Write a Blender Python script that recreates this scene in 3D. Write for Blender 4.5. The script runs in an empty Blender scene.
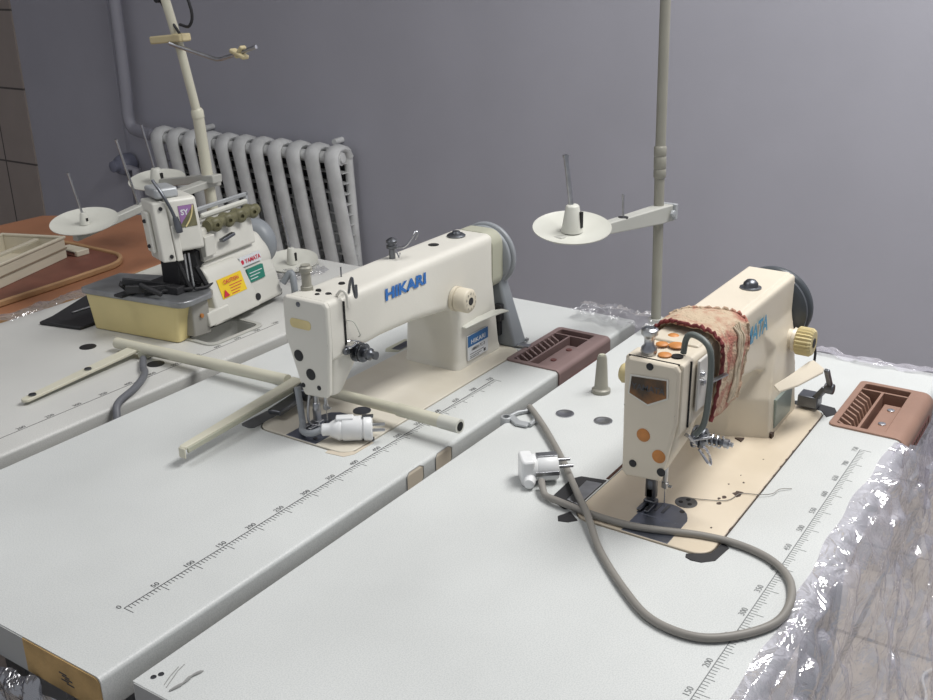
import bpy, bmesh, math, random
from mathutils import Vector, Matrix, noise
random.seed(7)
C = bpy.context.scene.collection
H = 760.0            # table top height above the floor (all coordinates below in mm, z measured from the table top)
PI = math.pi

# ------------------------------------------------------------------ materials
def nodes(name):
    m = bpy.data.materials.new(name); m.use_nodes = True
    nt = m.node_tree; b = nt.nodes['Principled BSDF']
    return m, nt, b
def mat(name, col, rough=.5, metal=0, spec=.5, var=0, vscale=8, bump=0, bscale=60, coat=0, col2=None, dirt=None, dscale=4, dth=.62):
    m, nt, b = nodes(name); N, L = nt.nodes, nt.links
    b.inputs['Roughness'].default_value = rough; b.inputs['Metallic'].default_value = metal
    b.inputs['Specular IOR Level'].default_value = spec; b.inputs['Coat Weight'].default_value = coat
    tc = N.new('ShaderNodeTexCoord')
    c = (*col, 1)
    b.inputs['Base Color'].default_value = c
    out = None
    if var or col2:
        n = N.new('ShaderNodeTexNoise'); n.inputs['Scale'].default_value = vscale; n.inputs['Detail'].default_value = 5
        L.new(tc.outputs['Object'], n.inputs['Vector'])
        r = N.new('ShaderNodeMapRange'); r.inputs[1].default_value = .35; r.inputs[2].default_value = .65
        L.new(n.outputs['Fac'], r.inputs[0])
        mx = N.new('ShaderNodeMix'); mx.data_type = 'RGBA'
        c2 = col2 if col2 else tuple(x*(1-var) for x in col)
        mx.inputs[6].default_value = c; mx.inputs[7].default_value = (*c2, 1)
        L.new(r.outputs[0], mx.inputs[0]); out = mx.outputs[2]
    if dirt:
        n = N.new('ShaderNodeTexNoise'); n.inputs['Scale'].default_value = dscale; n.inputs['Detail'].default_value = 9; n.inputs['Roughness'].default_value = .7
        L.new(tc.outputs['Object'], n.inputs['Vector'])
        r = N.new('ShaderNodeMapRange'); r.inputs[1].default_value = dth; r.inputs[2].default_value = dth+.08
        L.new(n.outputs['Fac'], r.inputs[0])
        mx = N.new('ShaderNodeMix'); mx.data_type = 'RGBA'
        mx.inputs[6].default_value = c; mx.inputs[7].default_value = (*dirt, 1)
        if out: L.new(out, mx.inputs[6])
        L.new(r.outputs[0], mx.inputs[0]); out = mx.outputs[2]
    if out: L.new(out, b.inputs['Base Color'])
    if bump:
        n = N.new('ShaderNodeTexNoise'); n.inputs['Scale'].default_value = bscale; n.inputs['Detail'].default_value = 4
        L.new(tc.outputs['Object'], n.inputs['Vector'])
        bp = N.new('ShaderNodeBump'); bp.inputs['Strength'].default_value = bump; bp.inputs['Distance'].default_value = .002
        L.new(n.outputs['Fac'], bp.inputs['Height']); L.new(bp.outputs[0], b.inputs['Normal'])
    return m

def laminate(name, a, bcol):
    m, nt, b = nodes(name); N, L = nt.nodes, nt.links
    tc = N.new('ShaderNodeTexCoord')
    n1 = N.new('ShaderNodeTexNoise'); n1.inputs['Scale'].default_value = 650; n1.inputs['Detail'].default_value = 3
    n2 = N.new('ShaderNodeTexNoise'); n2.inputs['Scale'].default_value = 5; n2.inputs['Detail'].default_value = 6
    for n in (n1, n2): L.new(tc.outputs['Object'], n.inputs['Vector'])
    r = N.new('ShaderNodeMapRange'); r.inputs[1].default_value = .42; r.inputs[2].default_value = .62
    L.new(n1.outputs['Fac'], r.inputs[0])
    mx = N.new('ShaderNodeMix'); mx.data_type = 'RGBA'; mx.inputs[6].default_value = (*a, 1); mx.inputs[7].default_value = (*bcol, 1)
    L.new(r.outputs[0], mx.inputs[0])
    r2 = N.new('ShaderNodeMapRange'); r2.inputs[1].default_value = .3; r2.inputs[2].default_value = .7; r2.inputs[3].default_value = .93; r2.inputs[4].default_value = 1.04
    L.new(n2.outputs['Fac'], r2.inputs[0])
    h = N.new('ShaderNodeHueSaturation'); L.new(mx.outputs[2], h.inputs['Color']); L.new(r2.outputs[0], h.inputs['Value'])
    L.new(h.outputs[0], b.inputs['Base Color'])
    b.inputs['Roughness'].default_value = .42; b.inputs['Specular IOR Level'].default_value = .4
    bp = N.new('ShaderNodeBump'); bp.inputs['Strength'].default_value = .25; bp.inputs['Distance'].default_value = .0005
    L.new(n1.outputs['Fac'], bp.inputs['Height']); L.new(bp.outputs[0], b.inputs['Normal'])
    return m

def tilemat(name, col, grout, w, h, axes, off=(0, 0), rough=.5, gw=.012, marble=.12, vein=None):
    """procedural square tiles: axes are the two object-coordinate axes"""
    m, nt, b = nodes(name); N, L = nt.nodes, nt.links
    tc = N.new('ShaderNodeTexCoord'); sp = N.new('ShaderNodeSeparateXYZ'); L.new(tc.outputs['Object'], sp.inputs[0])
    cb = N.new('ShaderNodeCombineXYZ')
    for k, ax in enumerate(axes):
        a = N.new('ShaderNodeMath'); a.operation = 'ADD'; a.inputs[1].default_value = off[k]
        L.new(sp.outputs[ax], a.inputs[0]); L.new(a.outputs[0], cb.inputs[k])
    br = N.new('ShaderNodeTexBrick'); br.offset = 0; br.inputs['Scale'].default_value = 1
    br.inputs['Brick Width'].default_value = w; br.inputs['Row Height'].default_value = h
    br.inputs['Mortar Size'].default_value = gw; br.inputs['Mortar Smooth'].default_value = .1
    br.inputs['Color1'].default_value = (*col, 1); br.inputs['Color2'].default_value = (*[x*.93 for x in col], 1); br.inputs['Mortar'].default_value = (*grout, 1)
    L.new(cb.outputs[0], br.inputs['Vector'])
    n = N.new('ShaderNodeTexNoise'); n.inputs['Scale'].default_value = 9; n.inputs['Detail'].default_value = 9; n.inputs['Roughness'].default_value = .65
    if vein: n.inputs['Distortion'].default_value = 1.5
    L.new(tc.outputs['Object'], n.inputs['Vector'])
    r = N.new('ShaderNodeMapRange'); r.inputs[1].default_value = .3; r.inputs[2].default_value = .7; r.inputs[3].default_value = 1-marble; r.inputs[4].default_value = 1+marble
    L.new(n.outputs['Fac'], r.inputs[0])
    hs = N.new('ShaderNodeHueSaturation'); L.new(br.outputs['Color'], hs.inputs['Color']); L.new(r.outputs[0], hs.inputs['Value'])
    L.new(hs.outputs[0], b.inputs['Base Color']); b.inputs['Roughness'].default_value = rough
    bp = N.new('ShaderNodeBump'); bp.inputs['Strength'].default_value = .4; bp.inputs['Distance'].default_value = .003; bp.invert = True
    L.new(br.outputs['Fac'], bp.inputs['Height']); L.new(bp.outputs[0], b.inputs['Normal'])
    return m

def filmmat(name, gl=.35, tint=(.93, .93, .96), milk=.10, mcol=(.8,.79,.84)):
    m = bpy.data.materials.new(name); m.use_nodes = True; nt = m.node_tree; N, L = nt.nodes, nt.links
    N.clear(); o = N.new('ShaderNodeOutputMaterial')
    t = N.new('ShaderNodeBsdfTransparent'); t.inputs[0].default_value = (*tint, 1)
    g = N.new('ShaderNodeBsdfGlossy'); g.inputs['Roughness'].default_value = .12; g.inputs['Color'].default_value = (1, 1, 1, 1)
    d = N.new('ShaderNodeBsdfDiffuse'); d.inputs['Color'].default_value = (*mcol, 1)
    lw = N.new('ShaderNodeLayerWeight'); lw.inputs['Blend'].default_value = gl
    tc = N.new('ShaderNodeTexCoord'); n = N.new('ShaderNodeTexNoise'); n.inputs['Scale'].default_value = 24; n.inputs['Detail'].default_value = 2.5; n.inputs['Distortion'].default_value = 2.6
    L.new(tc.outputs['Object'], n.inputs['Vector'])
    bp = N.new('ShaderNodeBump'); bp.inputs['Strength'].default_value = .8; bp.inputs['Distance'].default_value = .007
    L.new(n.outputs['Fac'], bp.inputs['Height'])
    for x in (g, lw): L.new(bp.outputs[0], x.inputs['Normal'])
    m1 = N.new('ShaderNodeMixShader'); m1.inputs[0].default_value = milk
    L.new(t.outputs[0], m1.inputs[1]); L.new(d.outputs[0], m1.inputs[2])
    m2 = N.new('ShaderNodeMixShader'); mm = N.new('ShaderNodeMath'); mm.operation = 'MULTIPLY'; mm.inputs[1].default_value = .45
    L.new(lw.outputs['Fresnel'], mm.inputs[0]); L.new(mm.outputs[0], m2.inputs[0])
    L.new(m1.outputs[0], m2.inputs[1]); L.new(g.outputs[0], m2.inputs[2]); L.new(m2.outputs[0], o.inputs[0])
    return m

M = dict(
    top_shaded=laminate('shaded_white_laminate', (.62, .62, .59), (.52, .52, .50)),  # white laminate darkened: dimmer light on the far table painted into the colour
    top=laminate('white_laminate', (.65, .665, .65), (.56, .58, .57)),
    lip=laminate('speckled_laminate_edge', (.78, .80, .79), (.55, .58, .58)),
    core=mat('chipboard', (.60, .40, .17), .85, var=.35, vscale=18, bump=.4, bscale=200),
    band=mat('grey_edge_band', (.42, .43, .42), .6),
    ink=mat('black_ink', (.06, .06, .065), .6),
    inkg=mat('grey_ink', (.22, .23, .23), .6),
    cream=mat('cream_enamel', (.72, .70, .63), .32, spec=.5, var=.08, vscale=6, bump=.05, bscale=300),
    beige=mat('beige_enamel', (.70, .63, .51), .38, spec=.5, var=.10, vscale=7, bump=.05, bscale=300),
    bedc=mat('cream_bed_enamel', (.70, .66, .57), .33, col2=(.62, .575, .48), vscale=9),
    bedy=mat('beige_bed_enamel', (.72, .63, .50), .38, col2=(.64, .55, .42), vscale=9, dirt=(.10, .07, .05), dscale=26, dth=.80),
    steel=mat('brushed_steel', (.52, .53, .55), .3, 1, var=.2, vscale=60),
    dsteel=mat('dull_dark_steel', (.20, .21, .23), .38, 1, var=.3, vscale=30),
    plate=mat('blued_steel_plate', (.24, .26, .32), .32, .85, var=.3, vscale=25),
    chrome=mat('chrome', (.75, .75, .76), .12, 1),
    black=mat('black_plastic', (.018, .018, .02), .45),
    rubber=mat('black_rubber', (.02, .02, .022), .6),
    holem=mat('dark_hole', (.012, .012, .012), .9),
    wheelg=mat('grey_painted_wheel', (.30, .32, .34), .4, var=.1),
    wheelb=mat('black_wheel', (.07, .08, .09), .35, var=.2),
    olive=mat('olive_grey_plastic', (.42, .42, .33), .5),
    grey=mat('grey_plastic', (.26, .28, .30), .42, var=.1, vscale=10),
    greyl=mat('light_grey_cast_metal', (.46, .48, .49), .45, .3, var=.15, vscale=20),
    blue=mat('blue_print', (.02, .15, .48), .4),
    blue2=mat('worn_blue_print', (.05, .28, .46), .45, dirt=(.62, .57, .47), dscale=60, dth=.62),
    lblue=mat('blue_label', (.03, .13, .32), .4),
    lwhite=mat('white_label', (.66, .68, .70), .35),
    sage=mat('faded_green_grey_label', (.27, .32, .30), .35, .3),
    cap_o=mat('orange_plug_cap', (.60, .24, .06), .5, var=.3, vscale=60),
    badge=mat('brown_brass_badge', (.06, .04, .025), .35, .3, col2=(.30, .13, .04), vscale=30),
    gold=mat('yellowed_sticker', (.72, .60, .30), .4, var=.15, vscale=40),
    yknob=mat('yellowed_plastic', (.62, .52, .27), .5),
    knobc=mat('cream_plastic', (.66, .60, .48), .45),
    brown=mat('brown_tray_plastic', (.34, .20, .145), .42, var=.15, vscale=12, bump=.1, bscale=400),
    brown2=mat('mauve_brown_tray_plastic', (.25, .17, .16), .4, var=.15, vscale=12),
    brownd=mat('dark_red_tray_plastic', (.14, .05, .045), .5),
    stand=mat('warm_grey_stand_paint', (.33, .32, .27), .42, .1, var=.1, vscale=12),
    standw=mat('pale_grey_paint', (.47, .47, .43), .4, var=.08),
    disc=mat('cream_white_disc_plastic', (.60, .60, .54), .4),
    rod=mat('cream_painted_tube', (.64, .62, .50), .4, var=.08, vscale=12),
    plug=mat('white_plug_plastic', (.78, .79, .79), .35),
    cord=mat('grey_cord_rubber', (.27, .255, .23), .5, var=.1, vscale=20),
    cordd=mat('dark_grey_cord_rubber', (.13, .135, .15), .5),
    yellow=mat('pale_yellow_plastic', (.78, .66, .32), .42, var=.08, vscale=10),
    ycau=mat('yellow_caution_sticker', (.80, .56, .02), .4),
    green=mat('green_sticker', (.02, .20, .14), .4),
    red=mat('red_print', (.55, .02, .05), .5),
    purple=mat('purple_badge', (.28, .15, .33), .4),
    khaki=mat('khaki_knob_plastic', (.16, .15, .08), .5, var=.3, vscale=80),
    over=mat('off_white_machine_enamel', (.66, .65, .59), .35, var=.1, vscale=10, dirt=(.28, .25, .19), dscale=14, dth=.68),
    radi=mat('grey_white_radiator_paint', (.78, .79, .78), .5, col2=(.62, .63, .62), vscale=12),
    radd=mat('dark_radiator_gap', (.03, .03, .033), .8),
    tape=mat('tan_paper_tape', (.58, .51, .41), .7),
    peel=mat('peeled_film_edge', (.30, .30, .29), .6),
    btop=mat('orange_brown_laminate', (.42, .19, .10), .5, var=.2, vscale=5),
    choc=mat('dark_red_brown_board', (.20, .075, .05), .55, var=.25, vscale=14),
    tan=mat('tan_wood_rim', (.50, .30, .15), .5, var=.2, vscale=12),
    boxc=mat('cream_box_plastic', (.62, .57, .45), .5, var=.1, vscale=8),
    film=filmmat('clear_wrinkled_film', .45, (.97, .96, .98), .30, (.78, .76, .84)),
    film2=filmmat('clear_film_on_top', .5, (.97, .97, .98), .12),
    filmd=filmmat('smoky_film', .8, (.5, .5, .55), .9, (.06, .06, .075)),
    wall=mat('lilac_grey_wall_paint', (.46, .46, .515), .7, var=.05, vscale=3, bump=.12, bscale=90),
    leg=mat('grey_steel_frame_paint', (.25, .26, .27), .5),
)
# crocheted strip fabric
def clothmat():
    m, nt, b = nodes('crocheted_cloth'); N, L = nt.nodes, nt.links
    tc = N.new('ShaderNodeTexCoord')
    w = N.new('ShaderNodeTexNoise'); w.inputs['Scale'].default_value = 28; w.inputs['Detail'].default_value = 6; w.inputs['Distortion'].default_value = 1
    L.new(tc.outputs['Object'], w.inputs['Vector'])
    r = N.new('ShaderNodeValToRGB'); e = r.color_ramp.elements
    e[0].position = .38; e[0].color = (.38, .15, .11, 1); e[1].position = .55; e[1].color = (.52, .41, .29, 1)
    x = e.new(.47); x.color = (.46, .30, .21, 1)
    L.new(w.outputs['Fac'], r.inputs[0]); L.new(r.outputs[0], b.inputs['Base Color']); b.inputs['Roughness'].default_value = .9
    wv = N.new('ShaderNodeTexNoise'); wv.inputs['Scale'].default_value = 260; L.new(tc.outputs['Object'], wv.inputs['Vector'])
    bp = N.new('ShaderNodeBump'); bp.inputs['Strength'].default_value = .8; bp.inputs['Distance'].default_value = .003
    L.new(wv.outputs['Fac'], bp.inputs['Height']); L.new(bp.outputs[0], b.inputs['Normal'])
    return m
M['cloth'] = clothmat()
M['clothr'] = mat('dark_red_cloth_border', (.20, .04, .04), .9, var=.4, vscale=60, bump=.6, bscale=250)
M['clothw'] = mat('pale_thread', (.70, .60, .45), .9, var=.3, vscale=90)

# ------------------------------------------------------------------ mesh building
def V(*a): return Vector(a)
class MB:
    def __init__(s): s.v = []; s.f = []; s.m = []; s.T = None
    def add(s, vs, fs, mi=0):
        k = len(s.v)
        for q in vs:
            q = Vector(q); s.v.append(s.T @ q if s.T else q)
        for f in fs: s.f.append([i+k for i in f]); s.m.append(mi)
        return s
    def box(s, x0, x1, y0, y1, z0, z1, mi=0):
        return s.add([(x, y, z) for z in (z0, z1) for y in (y0, y1) for x in (x0, x1)],
                     [(0, 2, 3, 1), (4, 5, 7, 6), (0, 1, 5, 4), (2, 6, 7, 3), (0, 4, 6, 2), (1, 3, 7, 5)], mi)
    def obox(s, p0, p1, w, t, mi=0, up=V(0, 0, 1), w1=None):       # bar from p0 to p1, width w, thickness t
        p0, p1 = Vector(p0), Vector(p1); d = (p1-p0).normalized(); sd = d.cross(up).normalized(); u = sd.cross(d)
        vs = []
        for p, ww in ((p0, w), (p1, w1 or w)):
            for a, b in ((-1, -1), (1, -1), (1, 1), (-1, 1)): vs.append(p+sd*a*ww/2+u*b*t/2)
        return s.add(vs, [(0, 1, 2, 3), (7, 6, 5, 4), (0, 4, 5, 1), (1, 5, 6, 2), (2, 6, 7, 3), (3, 7, 4, 0)], mi)
    def loft(s, rings, mi=0, cap=True):
        n = len(rings[0]); vs = [q for r in rings for q in r]; fs = []
        for i in range(len(rings)-1):
            for j in range(n): fs.append((i*n+j, i*n+(j+1) % n, (i+1)*n+(j+1) % n, (i+1)*n+j))
        if cap: fs.append(tuple(reversed(range(n)))); fs.append(tuple((len(rings)-1)*n+j for j in range(n)))
        return s.add(vs, fs, mi)
    def tube(s, pts, r, seg=10, mi=0, cap=True):
        pts = [Vector(p) for p in pts]; n = len(pts); rr = r if isinstance(r, (list, tuple)) else [r]*n
        t0 = (pts[1]-pts[0]).normalized(); a = V(0, 0, 1) if abs(t0.z) < .9 else V(1, 0, 0)
        u = t0.cross(a).normalized(); rings = []
        for i, p in enumerate(pts):
            t = (pts[min(i+1, n-1)]-pts[max(i-1, 0)]).normalized()
            u = (u-t*u.dot(t)).normalized(); w = t.cross(u)
            rings.append([p+(u*math.cos(k*2*PI/seg)+w*math.sin(k*2*PI/seg))*rr[i] for k in range(seg)])
        return s.loft(rings, mi, cap)
    def lathe(s, c, ax, prof, seg=32, mi=0, cap=True):             # prof: (radius, distance along ax)
        c = Vector(c); ax = Vector(ax).normalized(); a = V(0, 0, 1) if abs(ax.z) < .9 else V(1, 0, 0)
        u = ax.cross(a).normalized(); w = ax.cross(u)
        return s.loft([[c+ax*h+(u*math.cos(k*2*PI/seg)+w*math.sin(k*2*PI/seg))*max(r, .01) for k in range(seg)] for r, h in prof], mi, cap)
    def cyl(s, p0, p1, r, seg=20, mi=0):
        p0, p1 = Vector(p0), Vector(p1); return s.lathe(p0, p1-p0, [(r, 0), (r, (p1-p0).length)], seg, mi)
    def prism(s, poly, ax, lo, hi, mi=0):                          # poly in the two other axes (cyclic order kept: x->(y,z), y->(x,z), z->(x,y))
        def P(a, b, h): return {'x': (h, a, b), 'y': (a, h, b), 'z': (a, b, h)}[ax]
        return s.loft([[P(a, b, lo) for a, b in poly], [P(a, b, hi) for a, b in poly]], mi)
    def text(s, txt, o, xd, yd, size, ext=.4, bold=0, mi=0, align='LEFT', shear=0, sx=1, width=0):
        cu = bpy.data.curves.new('t', 'FONT'); cu.body = txt; cu.size = 1; cu.extrude = 0; cu.align_x = align; cu.offset = bold; cu.shear = shear; cu.resolution_u = 3
        ob = bpy.data.objects.new('t', cu); C.objects.link(ob)
        me = bpy.data.meshes.new_from_object(ob.evaluated_get(bpy.context.evaluated_depsgraph_get()))
        if width: sx = width/(size*max(v.co.x for v in me.vertices))
        xd, yd = Vector(xd).normalized(), Vector(yd).normalized(); n = xd.cross(yd); o = Vector(o)
        s.add([o+xd*v.co.x*size*sx+yd*v.co.y*size+n*ext for v in me.vertices], [tuple(p.vertices) for p in me.polygons], mi)
        bpy.data.objects.remove(ob); bpy.data.meshes.remove(me); bpy.data.curves.remove(cu); return s
    def build(s, name, mats, parent=None, bevel=0, seg=2, smooth=True, sub=0, origin=None, remesh=0, cut=None, soft=0, ang=35, nonorm=False):
        if not isinstance(mats, (list, tuple)): mats = [mats]
        if parent is not None: o = Vector(parent['_o'])
        elif origin is not None: o = Vector(origin)
        else:
            xs = [v.x for v in s.v]; ys = [v.y for v in s.v]; zs = [v.z for v in s.v]
            o = V((min(xs)+max(xs))/2, (min(ys)+max(ys))/2, min(zs))
        me = bpy.data.meshes.new(name); me.from_pydata([(v-o)/1000 for v in s.v], [], s.f)
        for m in mats: me.materials.append(m)
        for p, i in zip(me.polygons, s.m): p.material_index = i
        bm = bmesh.new(); bm.from_mesh(me)
        if not nonorm: bmesh.ops.recalc_face_normals(bm, faces=bm.faces)
        bm.to_mesh(me); bm.free()
        ob = bpy.data.objects.new(name, me); C.objects.link(ob)
        if parent is not None: ob.parent = parent
        else: ob.location = (o+V(0, 0, H))/1000
        ob['_o'] = list(o)
        def bake(ob):
            dg = bpy.context.evaluated_depsgraph_get(); dg.update()
            n = bpy.data.meshes.new_from_object(ob.evaluated_get(dg)); old = ob.data
            ob.modifiers.clear(); ob.data = n; n.name = name
        if remesh:
            md = ob.modifiers.new('r', 'REMESH'); md.mode = 'VOXEL'; md.voxel_size = remesh/1000; md.use_smooth_shade = True
            if soft: sm = ob.modifiers.new('s', 'SMOOTH'); sm.factor = .5; sm.iterations = soft
            bake(ob)
        if cut:
            for cmb in cut:
                co = cmb.build('cutter', mats[0], None, origin=o)
                co.location = ob.location if parent is None else (o+V(0, 0, H))/1000
                md = ob.modifiers.new('b', 'BOOLEAN'); md.operation = 'DIFFERENCE'; md.solver = 'EXACT'; md.object = co
                bpy.context.view_layer.update(); bake(ob)
                bpy.data.objects.remove(co)
        if bevel:
            md = ob.modifiers.new('bevel', 'BEVEL'); md.width = bevel/1000; md.segments = seg; md.limit_method = 'ANGLE'; md.angle_limit = math.radians(ang); md.harden_normals = False
        if sub:
            md = ob.modifiers.new('sub', 'SUBSURF'); md.levels = sub; md.render_levels = sub
        if smooth:
            for p in ob.data.polygons: p.use_smooth = True
            if not remesh:
                try: ob.data.set_sharp_from_angle(angle=math.radians(50))
                except Exception: pass
        if bevel:
            md = ob.modifiers.new('wn', 'WEIGHTED_NORMAL'); md.keep_sharp = True
        return ob

def thing(name, label, cat, loc, group=None):
    o = bpy.data.objects.new(name, None); C.objects.link(o); o.empty_display_size = .02
    o.location = (Vector(loc)+V(0, 0, H))/1000; o['_o'] = list(loc); o['label'] = label; o['category'] = cat
    if group: o['group'] = group
    return o
def tag(o, label, cat, group=None, kind=None):
    o['label'] = label; o['category'] = cat
    if group: o['group'] = group
    if kind: o['kind'] = kind
    return o
def struct(o): o['kind'] = 'structure'; return o
def rrect(x0, x1, y0, y1, r, n=5):
    out = []
    for cx, cy, a0 in ((x1-r, y1-r, 0), (x0+r, y1-r, 90), (x0+r, y0+r, 180), (x1-r, y0+r, 270)):
        for k in range(n+1): a = math.radians(a0+90*k/n); out.append((cx+r*math.cos(a), cy+r*math.sin(a)))
    return out
def circ(cx, cy, r, n=20, ry=None): return [(cx+r*math.cos(k*2*PI/n), cy+(ry or r)*math.sin(k*2*PI/n)) for k in range(n)]
def spline(pts, n=8):
    pts = [Vector(p) for p in pts]; q = [pts[0]*2-pts[1]]+pts+[pts[-1]*2-pts[-2]]; out = []
    for i in range(1, len(q)-2):
        for k in range(n):
            t = k/n; a, b, c, d = q[i-1], q[i], q[i+1], q[i+2]
            out.append(.5*((2*b)+(c-a)*t+(2*a-5*b+4*c-d)*t*t+(3*b-a-3*c+d)*t**3))
    out.append(pts[-1]); return out

# ------------------------------------------------------------------ setting
ZF = -H
struct(MB().box(-2600, 2450, -2600, 4600, ZF-40, ZF).build('floor', tilemat('floor_tiles', (.50, .45, .40), (.22, .20, .18), .40, .40, (0, 1), (.14, .08), .35, .006, .30, True), smooth=False, origin=(0, 0, ZF)))
struct(MB().box(2450, 2560, -2600, 3015, ZF, 2100).build('wall_right', M['wall'], smooth=False, origin=(2450, 0, ZF)))
struct(MB().box(2430, 2560, 3015, 3702, ZF, 2100).build('wall_niche', M['wall'], smooth=False, origin=(2450, 3015, ZF)))
struct(MB().box(2422, 2560, 3702, 4600, ZF, 2100).build('wall_tiled', tilemat('wall_tiles', (.42, .36, .32), (.10, .09, .08), .62, .36, (1, 2), (-3.948+.62*8, -.047-.76+.36*5+.002), .35, .005, .05), smooth=False, origin=(0, 0, 0)))
struct(MB().box(-2600, 2560, 4600, 4700, ZF, 2100).build('wall_back', M['wall'], smooth=False, origin=(0, 4600, ZF)))
struct(MB().box(-2600, 2560, -2600, 4700, 2100, 2150).build('ceiling', mat('ceiling_paint', (.75, .75, .74), .8), smooth=False, origin=(0, 0, 2100)))

# heating pipe (fixed to the wall) and valve
t = thing('heating_pipe', 'painted vertical heating pipe bending towards the radiator in the corner', 'pipe', (2390, 2915, ZF))
px = [(2390, 2908, 2095), (2390, 2908, 900), (2390, 2912, 254), (2390, 2920, 70), (2390, 2922, 10), (2390, 2905, -30), (2385, 2860, -42), (2350, 2720, -46)]
MB().tube(spline(px, 6), 26, 14).build('pipe', mat('wall_coloured_pipe_paint', (.36, .36, .41), .5), t)
MB().tube([(2390, 2915, -742), (2390, 2915, -215), (2390, 2990, -215)], 20, 12).tube([(2390, 2915, -690), (2392, 2800, -640)], 20, 12).build('return_pipe', M['wall'], t)
MB().lathe((2440, 3010, -205), (-1, 0, 0), [(48, 0), (50, 40), (38, 70), (20, 78)], 20).lathe((2365, 3010, -205), (-1, 0, 0), [(26, 0), (26, 26), (14, 30)], 8).build('valve', mat('bluish_valve_paint', (.22, .23, .30), .5), t)

# radiator: separate cast sections, deep at the top and shallower below
t = thing('radiator', 'grey-white cast-iron radiator of twelve sections under the lilac wall', 'radiator', (2380, 2300, -640))
ny = 11; y0, y1 = 1702, 2660
for k in range(ny):
    y = y0+(y1-y0)*k/(ny-1); mb = MB()
    # front and back columns joined by rounded heads
    def xf(z): return 2288+ (0-z)*0.075*1.0
    prof = []
    zt, zb = -20, -600
    ring = []
    for (x, z, w) in ((xf(zb)+20, zb-18, 26), (xf(zb), zb, 34), (xf(-420), -420, 34), (xf(-200), -200, 34), (xf(-60), -60, 36), (xf(-60)+8, -28, 36), (xf(-60)+34, -6, 34), (xf(-60)+70, -2, 32), (xf(-60)+104, -14, 30), (xf(-60)+122, -46, 28)):
        ring.append((x, z, w))
    rings = []
    for i, (x, z, w) in enumerate(ring):
        a = Vector((ring[min(i+1, len(ring)-1)][0]-ring[max(i-1, 0)][0], 0, ring[min(i+1, len(ring)-1)][1]-ring[max(i-1, 0)][1])).normalized()
        nrm = V(a.z, 0, -a.x); p = V(x, y+z*.11, z)+nrm*14
        r = []
        for q in range(12):
            th = q*2*PI/12; r.append(p+nrm*16*math.cos(th)*1.0+V(0, 1, 0)*w*.95*math.sin(th))
        rings.append(r)
    mb.loft(rings)
    mb.box(xf(zb)+34, 2400, y-14, y+14, zb-8, zb+50)
    mb.build('section', M['radi'], t)
    b2 = MB(); b2.tube([(2400, y, -30), (2404, y-6, -60), (2404, y-30, -590)], [20, 17, 17], 10)
    b2.build('rear_column', M['radi'], t)
mb = MB()
for z in (-75, -110, -150, -190, -230, -270, -310, -350, -390, -430, -470, -510, -550):
    mb.box(2350+(-z)*.04, 2398, y0-8+z*.07, y1+10, z-1.5, z+1.5)
mb.build('cross_ribs', M['radi'], t)
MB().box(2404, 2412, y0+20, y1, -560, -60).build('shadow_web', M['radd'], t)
MB().tube([(2340, y0-20, -50), (2340, y1+20, -50)], 22, 14).tube([(2350, y0-20, -575), (2350, y1+20, -575)], 22, 14).lathe((2340, y0-18, -50), (0, -1, 0), [(26, 0), (26, 10), (15, 12), (15, 20)], 8).build('hub_pipe', M['radi'], t)
MB().tube([(2449, 1760, -2), (2402, 1760, -4)], 12, 8).build('wall_hook', M['radi'], t)
MB().tube([(2449, 2460, -2), (2402, 2460, -4)], 12, 8).build('wall_hook', M['radi'], t)

# ------------------------------------------------------------------ tables
def table(name, label, X0, X1, Yf, Yb, rx, ry, cuts, matop, inkm, rot=0, flat=22, R=6, rstart=0, rlen=750, ticks=True):
    t = thing(name, label, 'sewing table', ((X0+X1)/2, (Yf+Yb)/2, ZF))
    TM = Matrix.Translation(V(X0, Yf, 0)) @ Matrix.Rotation(rot, 4, 'Z') @ Matrix.Translation(V(-X0, -Yf, 0))
    prof = [(Yb, 0)]
    for k in range(9):
        a = PI/2+k*(PI/2)/8; prof.append((Yf+R+R*math.cos(a), -R+R*math.sin(a)))
    prof += [(Yf, -40), (Yf+3, -44), (Yb, -44)]
    mb = MB(); mb.T = TM; mb.prism(prof, 'x', X0, X1)
    cc = []
    for c in cuts:
        cm = MB(); cm.T = TM; cm.prism(c, 'z', -60, 20); cc.append(cm)
    mb.build('tabletop', matop, t, cut=cc, smooth=True)
    # printed scale along the front edge
    mb = MB(); mb.T = TM; L = rlen
    mb.box(rx+rstart, rx+L, ry-.5, ry+.5, .05, .3)
    n = int(L/5)
    for k in range(int(rstart/5), n+1) if ticks else ():
        x = rx+k*5; l = 15 if k % 10 == 0 else (10 if k % 5 == 0 else 7)
        if k % 10 == 0 or k % 5 == 0 or k % 2 == 1 or True: mb.box(x-.35, x+.35, ry-l, ry, .05, .3)
    for k in range(int(rstart/50), int(L/50)+1):
        mb.text(str(50*k) if k else '0', (rx+k*50-2, ry+3, .3), (1, 0, 0), (0, 1, 0), 10, .1, 0, align='CENTER')
    mb.build('ruler_scale', inkm, t, smooth=False, nonorm=True)
    # steel stand below
    mb = MB(); mb.T = TM
    for x in (X0+140, X1-140):
        mb.box(x-25, x+25, Yf+90, Yf+140, -715, -60).box(x-25, x+25, Yb-140, Yb-90, -715, -60)
        mb.box(x-27, x+27, Yf+60, Yb-60, -60, -44).box(x-30, x+30, Yf+50, Yb-50, -760, -712)
    mb.box(X0+140, X1-140, (Yf+Yb)/2-20, (Yf+Yb)/2+20, -700, -660)
    mb.build('stand_frame', M['leg'], t, bevel=3)
    return t, TM

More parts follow.
